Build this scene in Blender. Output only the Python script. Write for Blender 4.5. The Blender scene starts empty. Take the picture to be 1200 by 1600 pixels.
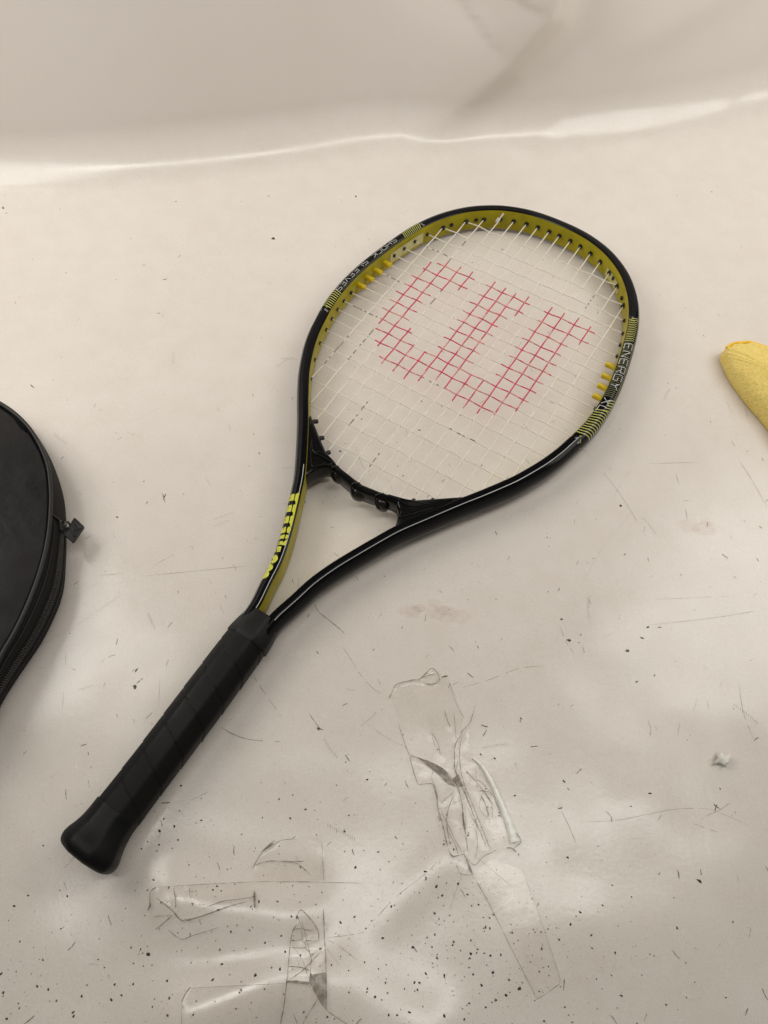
import bpy, bmesh, math, random
from mathutils import Vector, Matrix, noise
rnd = random.Random(7)
scene = bpy.context.scene
COL = scene.collection

D = {
'cover_top': [(-3095, 3587), (-2921, 3471), (-2786, 3339), (-2673, 3184), (-2580, 3028), (-2515, 2841), (-2460, 2610), (-2429, 2425), (-2419, 2271), (-2420, 2106), (-2434, 1950), (-2458, 1785), (-2493, 1624), (-2531, 1526)],
'cover_mid': [(-3232, 3764), (-3026, 3630), (-2805, 3380), (-2665, 3185), (-2567, 3008), (-2503, 2864), (-2460, 2722), (-2407, 2503), (-2365, 2291), (-2337, 2147), (-2332, 2027), (-2356, 1879), (-2403, 1683), (-2481, 1502), (-2558, 1301)],
'zip_line': [(-2412, 2553), (-2387, 2404), (-2378, 2248), (-2385, 2106), (-2408, 1958), (-2442, 1804), (-2488, 1640), (-2555, 1437)],
'pull': [(-2338, 2648), (-2258, 2584), (-2304, 2434), (-2376, 2488)],
'slider': [(-2417, 2574), (-2362, 2565)],
'cloth': [(3402, 4558), (3299, 4608), (3218, 4632), (3069, 4608), (2990, 4531), (2990, 4420), (3023, 4255), (3111, 4018), (3221, 3784)],
'tapes': [('clear tape strip with a torn upper end standing beside the long white-edged strip', [(74, 1407), (127, 1481), (276, 1521), (362, 1602), (412, 1566), (479, 1535), (505, 1481), (584, 1268), (521, 1073), (516, 887), (329, 957), (209, 1000), (130, 1214)], [(7, [(65, 1380), (83, 1417), (118, 1481), (208, 1510), (276, 1521)]), (9, [(276, 1521), (316, 1554), (362, 1602), (398, 1575), (416, 1534), (402, 1501), (352, 1486), (298, 1499), (276, 1521)]), (4, [(276, 1521), (335, 1550), (389, 1565)]), (4, [(488, 1508), (529, 1364), (583, 1251)]), (4, [(130, 1214), (170, 1095), (209, 1000)]), (5, [(448, 1309), (464, 1248), (485, 1192)]), (6, [(357, 1155), (400, 1083), (416, 1000)]), (4, [(361, 1133), (382, 1058)]), (5, [(513, 1288), (523, 1137), (522, 1133)])], []), ('crumpled narrow clear tape strip with dark dirt trapped in its folds', [(209, 1000), (329, 957), (444, 910), (498, 846), (543, 799), (568, 670), (572, 535), (587, 405), (603, 285), (539, 291), (501, 348), (466, 391), (436, 510), (393, 677), (362, 819), (273, 817), (235, 889)], [(7, [(209, 1000), (235, 897), (265, 817)]), (8, [(209, 1000), (274, 984), (346, 957), (423, 926)]), (5, [(273, 817), (362, 819), (394, 724)]), (9, [(362, 819), (386, 744), (393, 677), (417, 589), (436, 502), (454, 428)]), (6, [(454, 428), (478, 392), (518, 396), (559, 408)]), (4, [(402, 674), (458, 571), (504, 477), (543, 415)]), (5, [(410, 701), (453, 738), (492, 770)]), (10, [(498, 854), (534, 775), (552, 681), (557, 592), (570, 498), (576, 423)]), (7, [(551, 408), (577, 350), (603, 289)]), (5, [(501, 341), (524, 298), (563, 288), (599, 289)]), (6, [(423, 926), (473, 878), (530, 799)])], [[(261, 988), (347, 965), (440, 914), (485, 850), (514, 806), (463, 821), (397, 884), (329, 936)], [(547, 650), (569, 581), (568, 535), (552, 565)], [(559, 401), (586, 368), (603, 293), (580, 314)], [(393, 670), (409, 600), (400, 593)]]), ('long clear tape strip with a bright folded right edge and torn lower end', [(657, 1349), (617, 1221), (557, 1138), (516, 1052), (503, 907), (555, 799), (577, 681), (580, 536), (587, 394), (622, 347), (680, 396), (722, 423), (821, 447), (870, 448), (917, 482), (884, 550), (816, 714), (748, 852), (659, 952), (607, 1075), (621, 1217)], [(6, [(662, 1345), (641, 1278), (617, 1217), (567, 1168), (557, 1138)]), (7, [(557, 1138), (516, 1073), (509, 969), (516, 895), (563, 788), (606, 682), (654, 552), (699, 444)]), (5, [(566, 1147), (546, 1045), (547, 929), (573, 816), (627, 682), (683, 538), (722, 426)]), (5, [(586, 368), (621, 344), (680, 396), (722, 415), (763, 435)]), (7, [(821, 447), (861, 444), (884, 422)]), (6, [(884, 542), (914, 505), (916, 479), (874, 448)]), (5, [(642, 857), (684, 838), (736, 779)]), (5, [(648, 785), (740, 775), (781, 694), (806, 609)]), (3, [(573, 705), (643, 575)])], [[(485, 854), (533, 887), (564, 815), (530, 807)]]), ('wide clear tape strip running off the bottom edge, cut into cells by creases', [(-444, 74), (-412, 54), (-366, 14), (-336, -36), (-329, -86), (-285, -118), (-270, -311), (-259, -429), (-252, -616), (-516, -621), (-509, -440), (-500, -284), (-500, -106), (-482, -39), (-463, 12), (-473, 46)], [(7, [(-469, 46), (-444, 74), (-407, 48), (-366, 7), (-335, -39), (-329, -86)]), (8, [(-447, 9), (-476, -22), (-494, -89), (-496, -204), (-497, -284), (-505, -409), (-519, -501), (-516, -621)]), (4, [(-462, 46), (-447, 9), (-421, -27), (-352, -29)]), (4, [(-433, -28), (-425, -81), (-408, -101)]), (4, [(-497, -89), (-425, -81)]), (5, [(-491, -122), (-407, -120), (-405, -87), (-329, -86)]), (5, [(-407, -120), (-370, -159), (-366, -217), (-368, -291)]), (4, [(-369, -166), (-330, -129)]), (6, [(-498, -217), (-430, -219), (-369, -234)]), (10, [(-500, -287), (-425, -289), (-368, -294)]), (8, [(-312, 84), (-294, -85), (-281, -183), (-259, -429)]), (6, [(-259, -429), (-191, -465), (-134, -494)]), (5, [(-475, -28), (-429, -21)])], [[(-367, -256), (-277, -241), (-259, -429), (-294, -399), (-339, -338), (-368, -294)], [(-500, -287), (-368, -294), (-371, -304), (-499, -297)]]), ('creased clear tape patch lying across, left of the wide bottom strip', [(-1373, 49), (-1373, 160), (-1330, 182), (-1056, 201), (-741, 222), (-724, 131), (-885, 100), (-1035, 55), (-1223, 11), (-1307, -45), (-1337, -5)], [(12, [(-1370, 49), (-1360, 83), (-1368, 153), (-1337, 178)]), (3, [(-1337, 178), (-1056, 201), (-741, 222)]), (8, [(-1230, 177), (-1209, 118), (-1197, 66)]), (6, [(-1135, 179), (-1119, 119)]), (9, [(-1327, 122), (-1266, 85), (-1214, 52), (-1165, 8), (-1107, 10), (-995, 43), (-883, 83), (-761, 116)]), (8, [(-1307, -45), (-1266, -14), (-1218, 28)]), (6, [(-1037, 69), (-925, 109), (-848, 121), (-732, 138)]), (5, [(-1233, -47), (-1149, -92), (-1076, -71), (-927, -27)]), (4, [(-1334, 22), (-1207, 31)]), (12, [(-736, 173), (-722, 75)])], [[(-1363, 56), (-1360, 104), (-1351, 77)], [(-743, 165), (-727, 166), (-719, 82), (-731, 89)]]), ('clear tape patch with a looped dark fold above the creased patch', [(-765, 297), (-731, 359), (-650, 442), (-543, 470), (-341, 501), (-305, 238), (-741, 222)], [(8, [(-761, 297), (-745, 341), (-704, 408), (-644, 461)]), (6, [(-751, 315), (-673, 339), (-552, 341), (-448, 343)]), (4, [(-593, 340), (-491, 328), (-403, 265)]), (4, [(-704, 408), (-603, 462), (-543, 470), (-516, 490)]), (3, [(-741, 222), (-503, 227), (-66, 229)]), (3, [(-347, 460), (-321, 238)])], [[(-719, 396), (-644, 461), (-665, 427), (-710, 393)]]), ('faint narrow tape rectangle slanting down toward the lower right corner', [(599, 292), (736, 382), (913, 321), (1010, 42), (1106, -259), (951, -354), (790, -64)], [(4, [(603, 293), (703, 122), (825, -113), (951, -351)]), (4, [(951, -354), (1021, -318), (1101, -269)]), (2, [(1101, -269), (1010, 42), (913, 321)]), (2, [(635, 388), (752, 299), (866, 212)])], []), ('flat stained tape patch at the bottom, left of the wide strip', [(-1056, -631), (-1090, -405), (-1056, -336), (-834, -319), (-499, -303), (-509, -440), (-516, -621)], [(7, [(-1090, -405), (-1078, -365), (-1053, -330)]), (3, [(-1052, -336), (-871, -323), (-499, -300)]), (2, [(-1056, -631), (-1090, -405)])], [])],
'fold_edge': [(630, 992), (688, 944), (740, 864), (785, 764), (825, 663), (857, 568), (880, 482)],
'scratches': [(14, [(-542, 2103), (-497, 2068), (-470, 2018), (-381, 1945), (-308, 1888), (-254, 1835)]), (9, [(-302, 1781), (-229, 1682), (-155, 1567), (-85, 1485), (-7, 1424), (65, 1412)]), (8, [(568, 1469), (750, 1523), (983, 1616), (1167, 1639)]), (12, [(-1080, 1165), (-1009, 1124), (-897, 1088), (-787, 1078), (-666, 1076)]), (9, [(-900, 1526), (-796, 1392), (-671, 1240)]), (14, [(-489, 1274), (-450, 1223), (-403, 1168), (-376, 1160)]), (7, [(-173, 1429), (-241, 1445)]), (10, [(2950, 3430), (3012, 3251), (3080, 2981)]), (7, [(1900, 1961), (2189, 1998), (2530, 2051), (2878, 2120)]), (5, [(1930, 2164), (2319, 2194), (2661, 2218)]), (12, [(2393, 3290), (2403, 3191)]), (12, [(2414, 2964), (2411, 2864)]), (9, [(-900, 9150), (-443, 9346), (-55, 9571), (384, 9891)]), (9, [(1258, 4760), (1123, 4488), (1054, 4302)]), (8, [(-1306, 2255), (-1236, 2127), (-1160, 1976)]), (9, [(-637, 2288), (-628, 2168), (-611, 2066)]), (7, [(-1468, 3179), (-1406, 3071)]), (16, [(-1783, 3001), (-1765, 2954), (-1748, 2913)]), (8, [(-1777, 2270), (-1445, 2315), (-1015, 2374)]), (7, [(-2138, 2261), (-1950, 2287)]), (6, [(-1455, 2549), (-1635, 2434), (-1743, 2351)]), (9, [(1193, 683), (1233, 587), (1272, 482)]), (9, [(1310, 1937), (1344, 1815), (1396, 1735)]), (10, [(1851, 1275), (1863, 1210), (1842, 1158)]), (9, [(2291, 1427), (2289, 1351)]), (5, [(1306, 608), (1535, 624), (1705, 655), (1920, 698), (2089, 710), (2211, 693), (2439, 594)]), (8, [(2122, 660), (2235, 705), (2316, 754)]), (8, [(2043, 616), (2109, 594), (2194, 566)]), (7, [(413, 383), (311, 290), (133, 162), (17, 49), (-21, 18)]), (4, [(-144, 1252), (35, 1126), (209, 1045)]), (6, [(1777, 3248), (1864, 3313), (1819, 3374)]), (10, [(176, 3361), (244, 3350)]), (7, [(9, 3201), (90, 3021)]), (8, [(-254, 3509), (-211, 3363), (-155, 3258), (-111, 3197)]), (7, [(-1549, 1488), (-1528, 1308)]), (9, [(-2252, 1663), (-2233, 1564)]), (9, [(-2200, 1382), (-2178, 1249)]), (8, [(-287, -68), (-173, -56), (-58, -34)]), (8, [(-283, -78), (-208, -110), (-138, -154), (-91, -180)]), (6, [(-285, -118), (-224, -182), (-204, -205)]), (5, [(630, 769), (418, 666)]), (7, [(-1355, 628), (-1129, 731), (-1093, 772)]), (5, [(-876, 2454), (-917, 2084)]), (6, [(1464, 3822), (1870, 3159), (2060, 2695)]), (7, [(1172, 722), (1211, 695)]), (10, [(2226, 1439), (2176, 1340)]), (9, [(2069, 1258), (2036, 1171)]), (9, [(2538, 1537), (2526, 1334), (2558, 1161)]), (6, [(1604, 1846), (1730, 1922)]), (9, [(2166, 3384), (2596, 3414)]), (6, [(305, 2879), (367, 2939)])],
'flecks': [(457, 1548, 11, 4, -20), (576, -134, 5, 4, 0), (-1170, 5982, 8, 7, 30), (-2154, 5380, 9, 2, -20), (-2147, 4941, 7, 1.5, 10), (-3098, 4051, 13, 2, 40), (-1047, 3404, 7, 2, 80), (-1762, 2966, 14, 3, -75), (-2103, 2769, 5, 3, 0), (-1951, 3105, 3, 3, 0), (-416, 1167, 9, 5, 45), (-1713, 1425, 9, 8, 0), (-1726, 1544, 9, 3, -60), (1898, 2979, 6, 4, -30), (1869, 2545, 6, 2, -30), (1900, 1867, 7, 3, 10), (2040, 1954, 9, 2, 0), (1325, 1997, 6, 4, -40), (1365, 1835, 9, 6, 0), (1779, 1768, 7, 6, 0), (1815, 1543, 9, 3, -30), (1950, 1593, 6, 2, -50), (1955, 1952, 6, 4, 0), (1190, 691, 11, 2, -15), (1231, 858, 6, 4, 50), (1789, 794, 7, 3, 0), (2261, 836, 4, 2, 80), (2017, 282, 12, 5, 40), (1651, 712, 3, 3, 0), (-1338, -175, 8, 6, 0), (-686, -265, 5, 5, 0), (140, -443, 5, 3, 0), (71, -289, 4, 3, 0), (12, -359, 4, 5, 0), (-257, -460, 4, 4, 0), (-146, -232, 3, 3, 0), (-53, -189, 3, 3, 0), (-500, 39, 4, 4, 0), (-523, -146, 4, 4, 0), (-553, -64, 3, 3, 0), (-1458, -381, 4, 3, 0), (-1401, -327, 3, 4, 0), (-1716, -488, 4, 4, 0), (-2145, -382, 4, 4, 0), (-2098, -277, 3, 3, 0), (-1586, -248, 3, 3, 0), (-992, 171, 4, 3, 0), (-1374, 419, 4, 3, 0), (-1450, 436, 3, 3, 0), (-2107, 400, 3, 3, 0), (1033, -190, 3, 3, 0), (1450, -328, 6, 4, 20), (1580, 188, 3, 3, 0), (1705, -367, 3, 3, 0), (850, -305, 4, 5, 0), (-374, 3441, 5, 6, 0), (-335, 3520, 3, 2, 0), (94, 3545, 2, 3, 0), (107, 3309, 3, 3, 0), (150, 3217, 3, 3, 0), (260, 3055, 3, 3, 0), (283, 3675, 6, 3, 0), (-210, 3775, 4, 3, 0), (257, 5170, 3, 2, 0), (811, 5702, 3, 2, 0), (1118, 5892, 4, 3, 0), (-369, 6637, 3, 5, 0), (-1276, 6616, 3, 3, 0), (-3970, 6335, 6, 3, 70), (-3916, 6259, 3, 2, 0), (-2225, 6493, 3, 2, 0), (3386, 6838, 3, 2, 0), (3009, 6774, 2, 2, 0)],
'pink': [(325, 2063), (277, 2037), (500, 2042), (2485, 2820)],
'scrap': (2303, 1021),
'bend': [(-6020, 6462), (-4097, 6680), (-3114, 6786), (-2130, 6977), (-1125, 7205), (-91, 7418), (891, 7409), (1883, 7522), (2765, 7758), (3685, 8060), (4329, 8325), (6860, 9189)],
'bumps': {'a': [(-1282, 133), (-921, 78), (-490, 63)], 'b': [(-1035, -481), (-535, -316)], 'c': [(-158, -372), (287, -546)], 'd': [(57, 23), (413, 365)], 'e': [(1000, 1234), (1756, 996)], 'f': [(947, -27), (2000, 28)]},
'cam': {'h': 0.51285, 'R': [[0.999738, -0.02289, 0.0], [0.019974, 0.872361, -0.488454], [0.011181, 0.488326, 0.872589]], 'f': 1155},
'org': [-0.17903, 0.0342, 0.0],
'ang': -31.1772,
}

# ------------------------------------------------------------------ camera, light, exposure
cd = bpy.data.cameras.new('camera'); cam = bpy.data.objects.new('camera', cd); COL.objects.link(cam)
Rm = D['cam']['R']
M = Matrix.Identity(4)
for i in range(3):
    for j in range(3): M[i][j] = Rm[i][j]
M.translation = (0, 0, D['cam']['h'])
cam.matrix_world = M
cd.sensor_fit = 'HORIZONTAL'; cd.sensor_width = 36.0; cd.lens = D['cam']['f'] / 1200.0 * 36.0
cd.clip_start = 0.01; cd.clip_end = 50
scene.camera = cam

wd = bpy.data.worlds.new('World'); scene.world = wd; wd.use_nodes = True
bg = wd.node_tree.nodes['Background']
bg.inputs[0].default_value = (1.0, 0.96, 0.90, 1); bg.inputs[1].default_value = 0.085

def area_light(name, loc, target, sx, sy, power, color=(1.0, 0.975, 0.925)):
    l = bpy.data.lights.new(name, 'AREA'); l.shape = 'RECTANGLE'; l.size = sx; l.size_y = sy
    l.energy = power; l.color = color
    o = bpy.data.objects.new(name, l); COL.objects.link(o); o.location = loc
    o.rotation_euler = (Vector(target) - Vector(loc)).to_track_quat('-Z', 'Y').to_euler()
    return o
area_light('left_lamp', (-0.74, 0.56, 0.76), (-0.10, 1.0, 0.25), 0.60, 0.60, 5.6)
area_light('right_lamp', (0.74, 0.58, 0.76), (0.10, 1.0, 0.25), 0.60, 0.60, 5.0)
area_light('ceiling_lamp', (0.1, 0.22, 2.0), (0.05, 0.6, 0.0), 1.9, 0.15, 10)

scene.view_settings.view_transform = 'Standard'
scene.view_settings.look = 'None'
scene.view_settings.exposure = 0.0
scene.view_settings.gamma = 1.0

# ------------------------------------------------------------------ material helpers
def new_mat(name):
    m = bpy.data.materials.new(name); m.use_nodes = True
    nt = m.node_tree
    return m, nt, nt.nodes['Principled BSDF']
def simple(name, col, rough=0.5, spec=0.5, metal=0.0, coat=0.0, bump=None, var=None, rvar=None):
    m, nt, b = new_mat(name)
    b.inputs['Base Color'].default_value = (*col, 1); b.inputs['Roughness'].default_value = rough
    b.inputs['Specular IOR Level'].default_value = spec; b.inputs['Metallic'].default_value = metal
    b.inputs['Coat Weight'].default_value = coat; b.inputs['Coat Roughness'].default_value = 0.08
    tc = nt.nodes.new('ShaderNodeTexCoord')
    if bump:
        n = nt.nodes.new('ShaderNodeTexNoise'); n.inputs['Scale'].default_value = bump[0]; n.inputs['Detail'].default_value = 4
        nt.links.new(tc.outputs['Object'], n.inputs['Vector'])
        bp = nt.nodes.new('ShaderNodeBump'); bp.inputs['Strength'].default_value = bump[1]; bp.inputs['Distance'].default_value = bump[2]
        nt.links.new(n.outputs['Fac'], bp.inputs['Height']); nt.links.new(bp.outputs['Normal'], b.inputs['Normal'])
    if var:
        n = nt.nodes.new('ShaderNodeTexNoise'); n.inputs['Scale'].default_value = var[0]; n.inputs['Detail'].default_value = 5
        nt.links.new(tc.outputs['Object'], n.inputs['Vector'])
        r = nt.nodes.new('ShaderNodeValToRGB')
        r.color_ramp.elements[0].position = 0.3; r.color_ramp.elements[1].position = 0.7
        r.color_ramp.elements[0].color = (*[c * (1 - var[1]) for c in col], 1)
        r.color_ramp.elements[1].color = (*[min(1, c * (1 + var[1])) for c in col], 1)
        nt.links.new(n.outputs['Fac'], r.inputs[0]); nt.links.new(r.outputs[0], b.inputs['Base Color'])
    if rvar:
        n = nt.nodes.new('ShaderNodeTexNoise'); n.inputs['Scale'].default_value = rvar[0]; n.inputs['Detail'].default_value = 5
        nt.links.new(tc.outputs['Object'], n.inputs['Vector'])
        mr = nt.nodes.new('ShaderNodeMapRange'); mr.inputs[1].default_value = 0.3; mr.inputs[2].default_value = 0.7
        mr.inputs[3].default_value = rvar[1]; mr.inputs[4].default_value = rvar[2]
        nt.links.new(n.outputs['Fac'], mr.inputs[0]); nt.links.new(mr.outputs[0], b.inputs['Roughness'])
    return m

def mat_sheet():
    m, nt, b = new_mat('white_vinyl')
    tc = nt.nodes.new('ShaderNodeTexCoord'); L = nt.links.new
    def nz(scale, det=5, rough=0.55, vec=None):
        n = nt.nodes.new('ShaderNodeTexNoise'); n.inputs['Scale'].default_value = scale; n.inputs['Detail'].default_value = det
        n.inputs['Roughness'].default_value = rough; L(vec or tc.outputs['Object'], n.inputs['Vector']); return n.outputs['Fac']
    def ramp(src, p0, c0, p1, c1):
        r = nt.nodes.new('ShaderNodeValToRGB'); e = r.color_ramp.elements
        e[0].position = p0; e[0].color = (*c0, 1); e[1].position = p1; e[1].color = (*c1, 1); L(src, r.inputs[0]); return r.outputs[0]
    def mul(a, c, fac=1.0):
        x = nt.nodes.new('ShaderNodeMixRGB'); x.blend_type = 'MULTIPLY'; x.inputs[0].default_value = fac; L(a, x.inputs[1]); L(c, x.inputs[2]); return x.outputs[0]
    base = ramp(nz(3.0, 3), 0.3, (0.76, 0.698, 0.637), 0.7, (0.79, 0.733, 0.677))
    mott = ramp(nz(40, 6, 0.65), 0.35, (0.965, 0.957, 0.94), 0.62, (1, 1, 1))
    fine = ramp(nz(900, 3, 0.7), 0.30, (0.91, 0.90, 0.88), 0.6, (1, 1, 1))
    stain = ramp(nz(11, 5, 0.7), 0.62, (1, 1, 1), 0.85, (0.93, 0.90, 0.865))
    sp = nt.nodes.new('ShaderNodeSeparateXYZ'); L(tc.outputs['Object'], sp.inputs[0])
    mk = nt.nodes.new('ShaderNodeMapRange'); mk.inputs[1].default_value = 0.008; mk.inputs[2].default_value = 0.05   # the hanging part is cleaner than the table part
    mk.inputs[3].default_value = 1.0; mk.inputs[4].default_value = 0.12; L(sp.outputs['Z'], mk.inputs[0])
    worn = mul(mul(mul(base, mott), fine), stain)
    mxw = nt.nodes.new('ShaderNodeMixRGB'); L(mk.outputs[0], mxw.inputs[0]); L(base, mxw.inputs[1]); L(worn, mxw.inputs[2])
    L(mxw.outputs[0], b.inputs['Base Color'])
    mr = nt.nodes.new('ShaderNodeMapRange'); mr.inputs[1].default_value = 0.3; mr.inputs[2].default_value = 0.7
    mr.inputs[3].default_value = 0.15; mr.inputs[4].default_value = 0.25
    L(nz(18, 6, 0.6), mr.inputs[0]); L(mr.outputs[0], b.inputs['Roughness'])
    b.inputs['Specular IOR Level'].default_value = 0.5
    bp = nt.nodes.new('ShaderNodeBump'); bp.inputs['Strength'].default_value = 0.15; bp.inputs['Distance'].default_value = 0.0004
    L(nz(260, 4, 0.6), bp.inputs['Height']); L(bp.outputs['Normal'], b.inputs['Normal'])
    return m

MS = mat_sheet()
M_BLACK = simple('gloss_black_paint', (0.0042, 0.0042, 0.0050), 0.13, 0.11, rvar=(30, 0.10, 0.17))
M_PLASTIC = simple('black_plastic', (0.0045, 0.0043, 0.0043), 0.16, 0.26, rvar=(60, 0.10, 0.22), bump=(120, 0.15, 0.0004))
M_LOOP = simple('worn_black_plastic', (0.012, 0.0115, 0.011), 0.2, 0.5)
M_PEG = simple('black_grommet_plastic', (0.008, 0.007, 0.006), 0.45)
M_YEL = simple('olive_yellow_paint', (0.355, 0.30, 0.010), 0.3, 0.16, var=(70, 0.14))
M_LIME = simple('lime_print', (0.62, 0.62, 0.05), 0.35)
M_HATCH = simple('pale_lime_print', (0.50, 0.49, 0.13), 0.3)
M_OLIVE = simple('dull_olive_print', (0.17, 0.165, 0.08), 0.3)
M_SILVER = simple('silver_print', (0.55, 0.55, 0.54), 0.32, metal=0.3)
M_HIGHLIGHT = simple('silver_highlight_paint', (0.52, 0.52, 0.51), 0.3, 0.5)  # colour for the painted highlight lines on the racket arms
M_SLEEVE = simple('yellow_rubber', (0.66, 0.48, 0.012), 0.42, var=(300, 0.08))
M_GRIP = simple('black_grip_rubber', (0.0050, 0.0047, 0.0047), 0.5, 0.20, bump=(700, 0.25, 0.0006), var=(45, 0.3), rvar=(25, 0.45, 0.62))
M_COVER = simple('black_vinyl_cover', (0.0075, 0.0064, 0.0064), 0.55, 0.20, bump=(45, 0.35, 0.004), var=(20, 0.95), rvar=(16, 0.36, 0.66))
M_GUSSET = simple('black_woven_side', (0.012, 0.011, 0.0105), 0.75, 0.2, bump=(1500, 0.5, 0.0006))
M_PIPE = simple('black_piping', (0.016, 0.0152, 0.0145), 0.42, 0.35)
M_ZIP = simple('black_zip_coil', (0.028, 0.026, 0.025), 0.38)
M_DIRT = simple('dark_grit', (0.045, 0.038, 0.031), 0.8, var=(400, 0.6))
M_MARK = simple('grey_brown_scuff', (0.34, 0.295, 0.24), 0.6, var=(500, 0.5))
M_MARKD = simple('dark_scuff', (0.15, 0.125, 0.10), 0.6, var=(500, 0.5))
M_WHITE = simple('white_scrap', (0.80, 0.77, 0.70), 0.55, bump=(500, 0.5, 0.0008))
M_LIGHTMARK = simple('pale_raised_nick', (0.86, 0.82, 0.74), 0.4)
M_PINK = simple('pink_smear', (0.74, 0.60, 0.54), 0.5, var=(90, 0.06))
M_RED = simple('red_string_ink', (0.62, 0.022, 0.085), 0.45, var=(260, 0.35))
M_REDPALE = simple('worn_red_string_ink', (0.64, 0.26, 0.23), 0.45, var=(260, 0.4))
def mat_string(name, col, tr):
    m, nt, b = new_mat(name)
    b.inputs['Base Color'].default_value = (*col, 1); b.inputs['Roughness'].default_value = 0.3
    b.inputs['Transmission Weight'].default_value = tr; b.inputs['IOR'].default_value = 1.2
    return m
M_DIRTY = simple('grimy_string', (0.30, 0.27, 0.23), .6, var=(500, .5))
DIRT_M = {3: [(505, 538)], 4: [(355, 385)], 7: [(330, 347)], 1: [(412, 455)], 13: [(560, 603)], 2: [(560, 600)], 0: [(395, 438)]}
DIRT_C = {10+1: [(-112, -78)], 14: [(-50, 18)], 7: [(-110, -78)], 16: [(30, 60)], 3: [(-105, -72)]}
M_STRING = mat_string('natural_nylon', (0.91, 0.865, 0.76), 0.3)
M_CROSS = mat_string('dull_nylon', (0.89, 0.84, 0.735), 0.3)
def mat_tape():
    m, nt, b = new_mat('clear_tape')
    out = nt.nodes['Material Output']; L = nt.links.new
    b.inputs['Base Color'].default_value = (0.62, 0.55, 0.45, 1); b.inputs['Roughness'].default_value = 0.16
    tc = nt.nodes.new('ShaderNodeTexCoord')
    n = nt.nodes.new('ShaderNodeTexNoise'); n.inputs['Scale'].default_value = 130; n.inputs['Detail'].default_value = 6
    L(tc.outputs['Object'], n.inputs['Vector'])
    bp = nt.nodes.new('ShaderNodeBump'); bp.inputs['Strength'].default_value = 0.35; bp.inputs['Distance'].default_value = 0.0006
    L(n.outputs['Fac'], bp.inputs['Height'])
    gl = nt.nodes.new('ShaderNodeBsdfGlossy'); gl.inputs['Roughness'].default_value = 0.14; L(bp.outputs['Normal'], gl.inputs['Normal'])
    tr = nt.nodes.new('ShaderNodeBsdfTransparent'); tr.inputs[0].default_value = (0.995, 0.992, 0.986, 1)
    mx = nt.nodes.new('ShaderNodeMixShader'); mx.inputs[0].default_value = 0.024; L(tr.outputs[0], mx.inputs[1]); L(gl.outputs[0], mx.inputs[2])
    df = nt.nodes.new('ShaderNodeBsdfDiffuse'); df.inputs[0].default_value = (0.60, 0.54, 0.45, 1)
    n2 = nt.nodes.new('ShaderNodeTexNoise'); n2.inputs['Scale'].default_value = 55; n2.inputs['Detail'].default_value = 7
    L(tc.outputs['Object'], n2.inputs['Vector'])
    mr = nt.nodes.new('ShaderNodeMapRange'); mr.inputs[1].default_value = 0.45; mr.inputs[2].default_value = 0.75; mr.inputs[3].default_value = 0.0; mr.inputs[4].default_value = 0.10
    L(n2.outputs['Fac'], mr.inputs[0])
    m2 = nt.nodes.new('ShaderNodeMixShader'); L(mr.outputs[0], m2.inputs[0]); L(mx.outputs[0], m2.inputs[1]); L(df.outputs[0], m2.inputs[2])
    L(m2.outputs[0], out.inputs['Surface'])
    return m
M_TAPE = mat_tape()
M_FOLDED = simple('milky_folded_tape', (0.93, 0.90, 0.83), 0.2, 0.5, bump=(400, .3, .0006), var=(300, .10))
def mat_film(name, col, fac):
    m, nt, b = new_mat(name); out = nt.nodes['Material Output']; L = nt.links.new
    b.inputs['Base Color'].default_value = (*col, 1); b.inputs['Roughness'].default_value = 0.5
    tc = nt.nodes.new('ShaderNodeTexCoord')
    n = nt.nodes.new('ShaderNodeTexNoise'); n.inputs['Scale'].default_value = 260; n.inputs['Detail'].default_value = 6
    L(tc.outputs['Object'], n.inputs['Vector'])
    mr = nt.nodes.new('ShaderNodeMapRange'); mr.inputs[1].default_value = 0.35; mr.inputs[2].default_value = 0.68; mr.inputs[3].default_value = fac * 0.35; mr.inputs[4].default_value = fac
    L(n.outputs['Fac'], mr.inputs[0])
    tr = nt.nodes.new('ShaderNodeBsdfTransparent'); mx = nt.nodes.new('ShaderNodeMixShader')
    L(mr.outputs[0], mx.inputs[0]); L(tr.outputs[0], mx.inputs[1]); L(b.outputs[0], mx.inputs[2]); L(mx.outputs[0], out.inputs['Surface'])
    return m
M_CREASE = mat_film('brown_dirt_crease', (0.20, 0.16, 0.12), 0.95)
M_FILM = mat_film('brown_dust_film', (0.20, 0.155, 0.115), 0.75)
M_PINKFILM = mat_film('pink_smear_film', (0.68, 0.47, 0.43), 0.09)
M_CLEARPATCH = simple('glossy_sticker', (0.50, 0.45, 0.13), 0.12, 0.5, coat=0.8)

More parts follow.
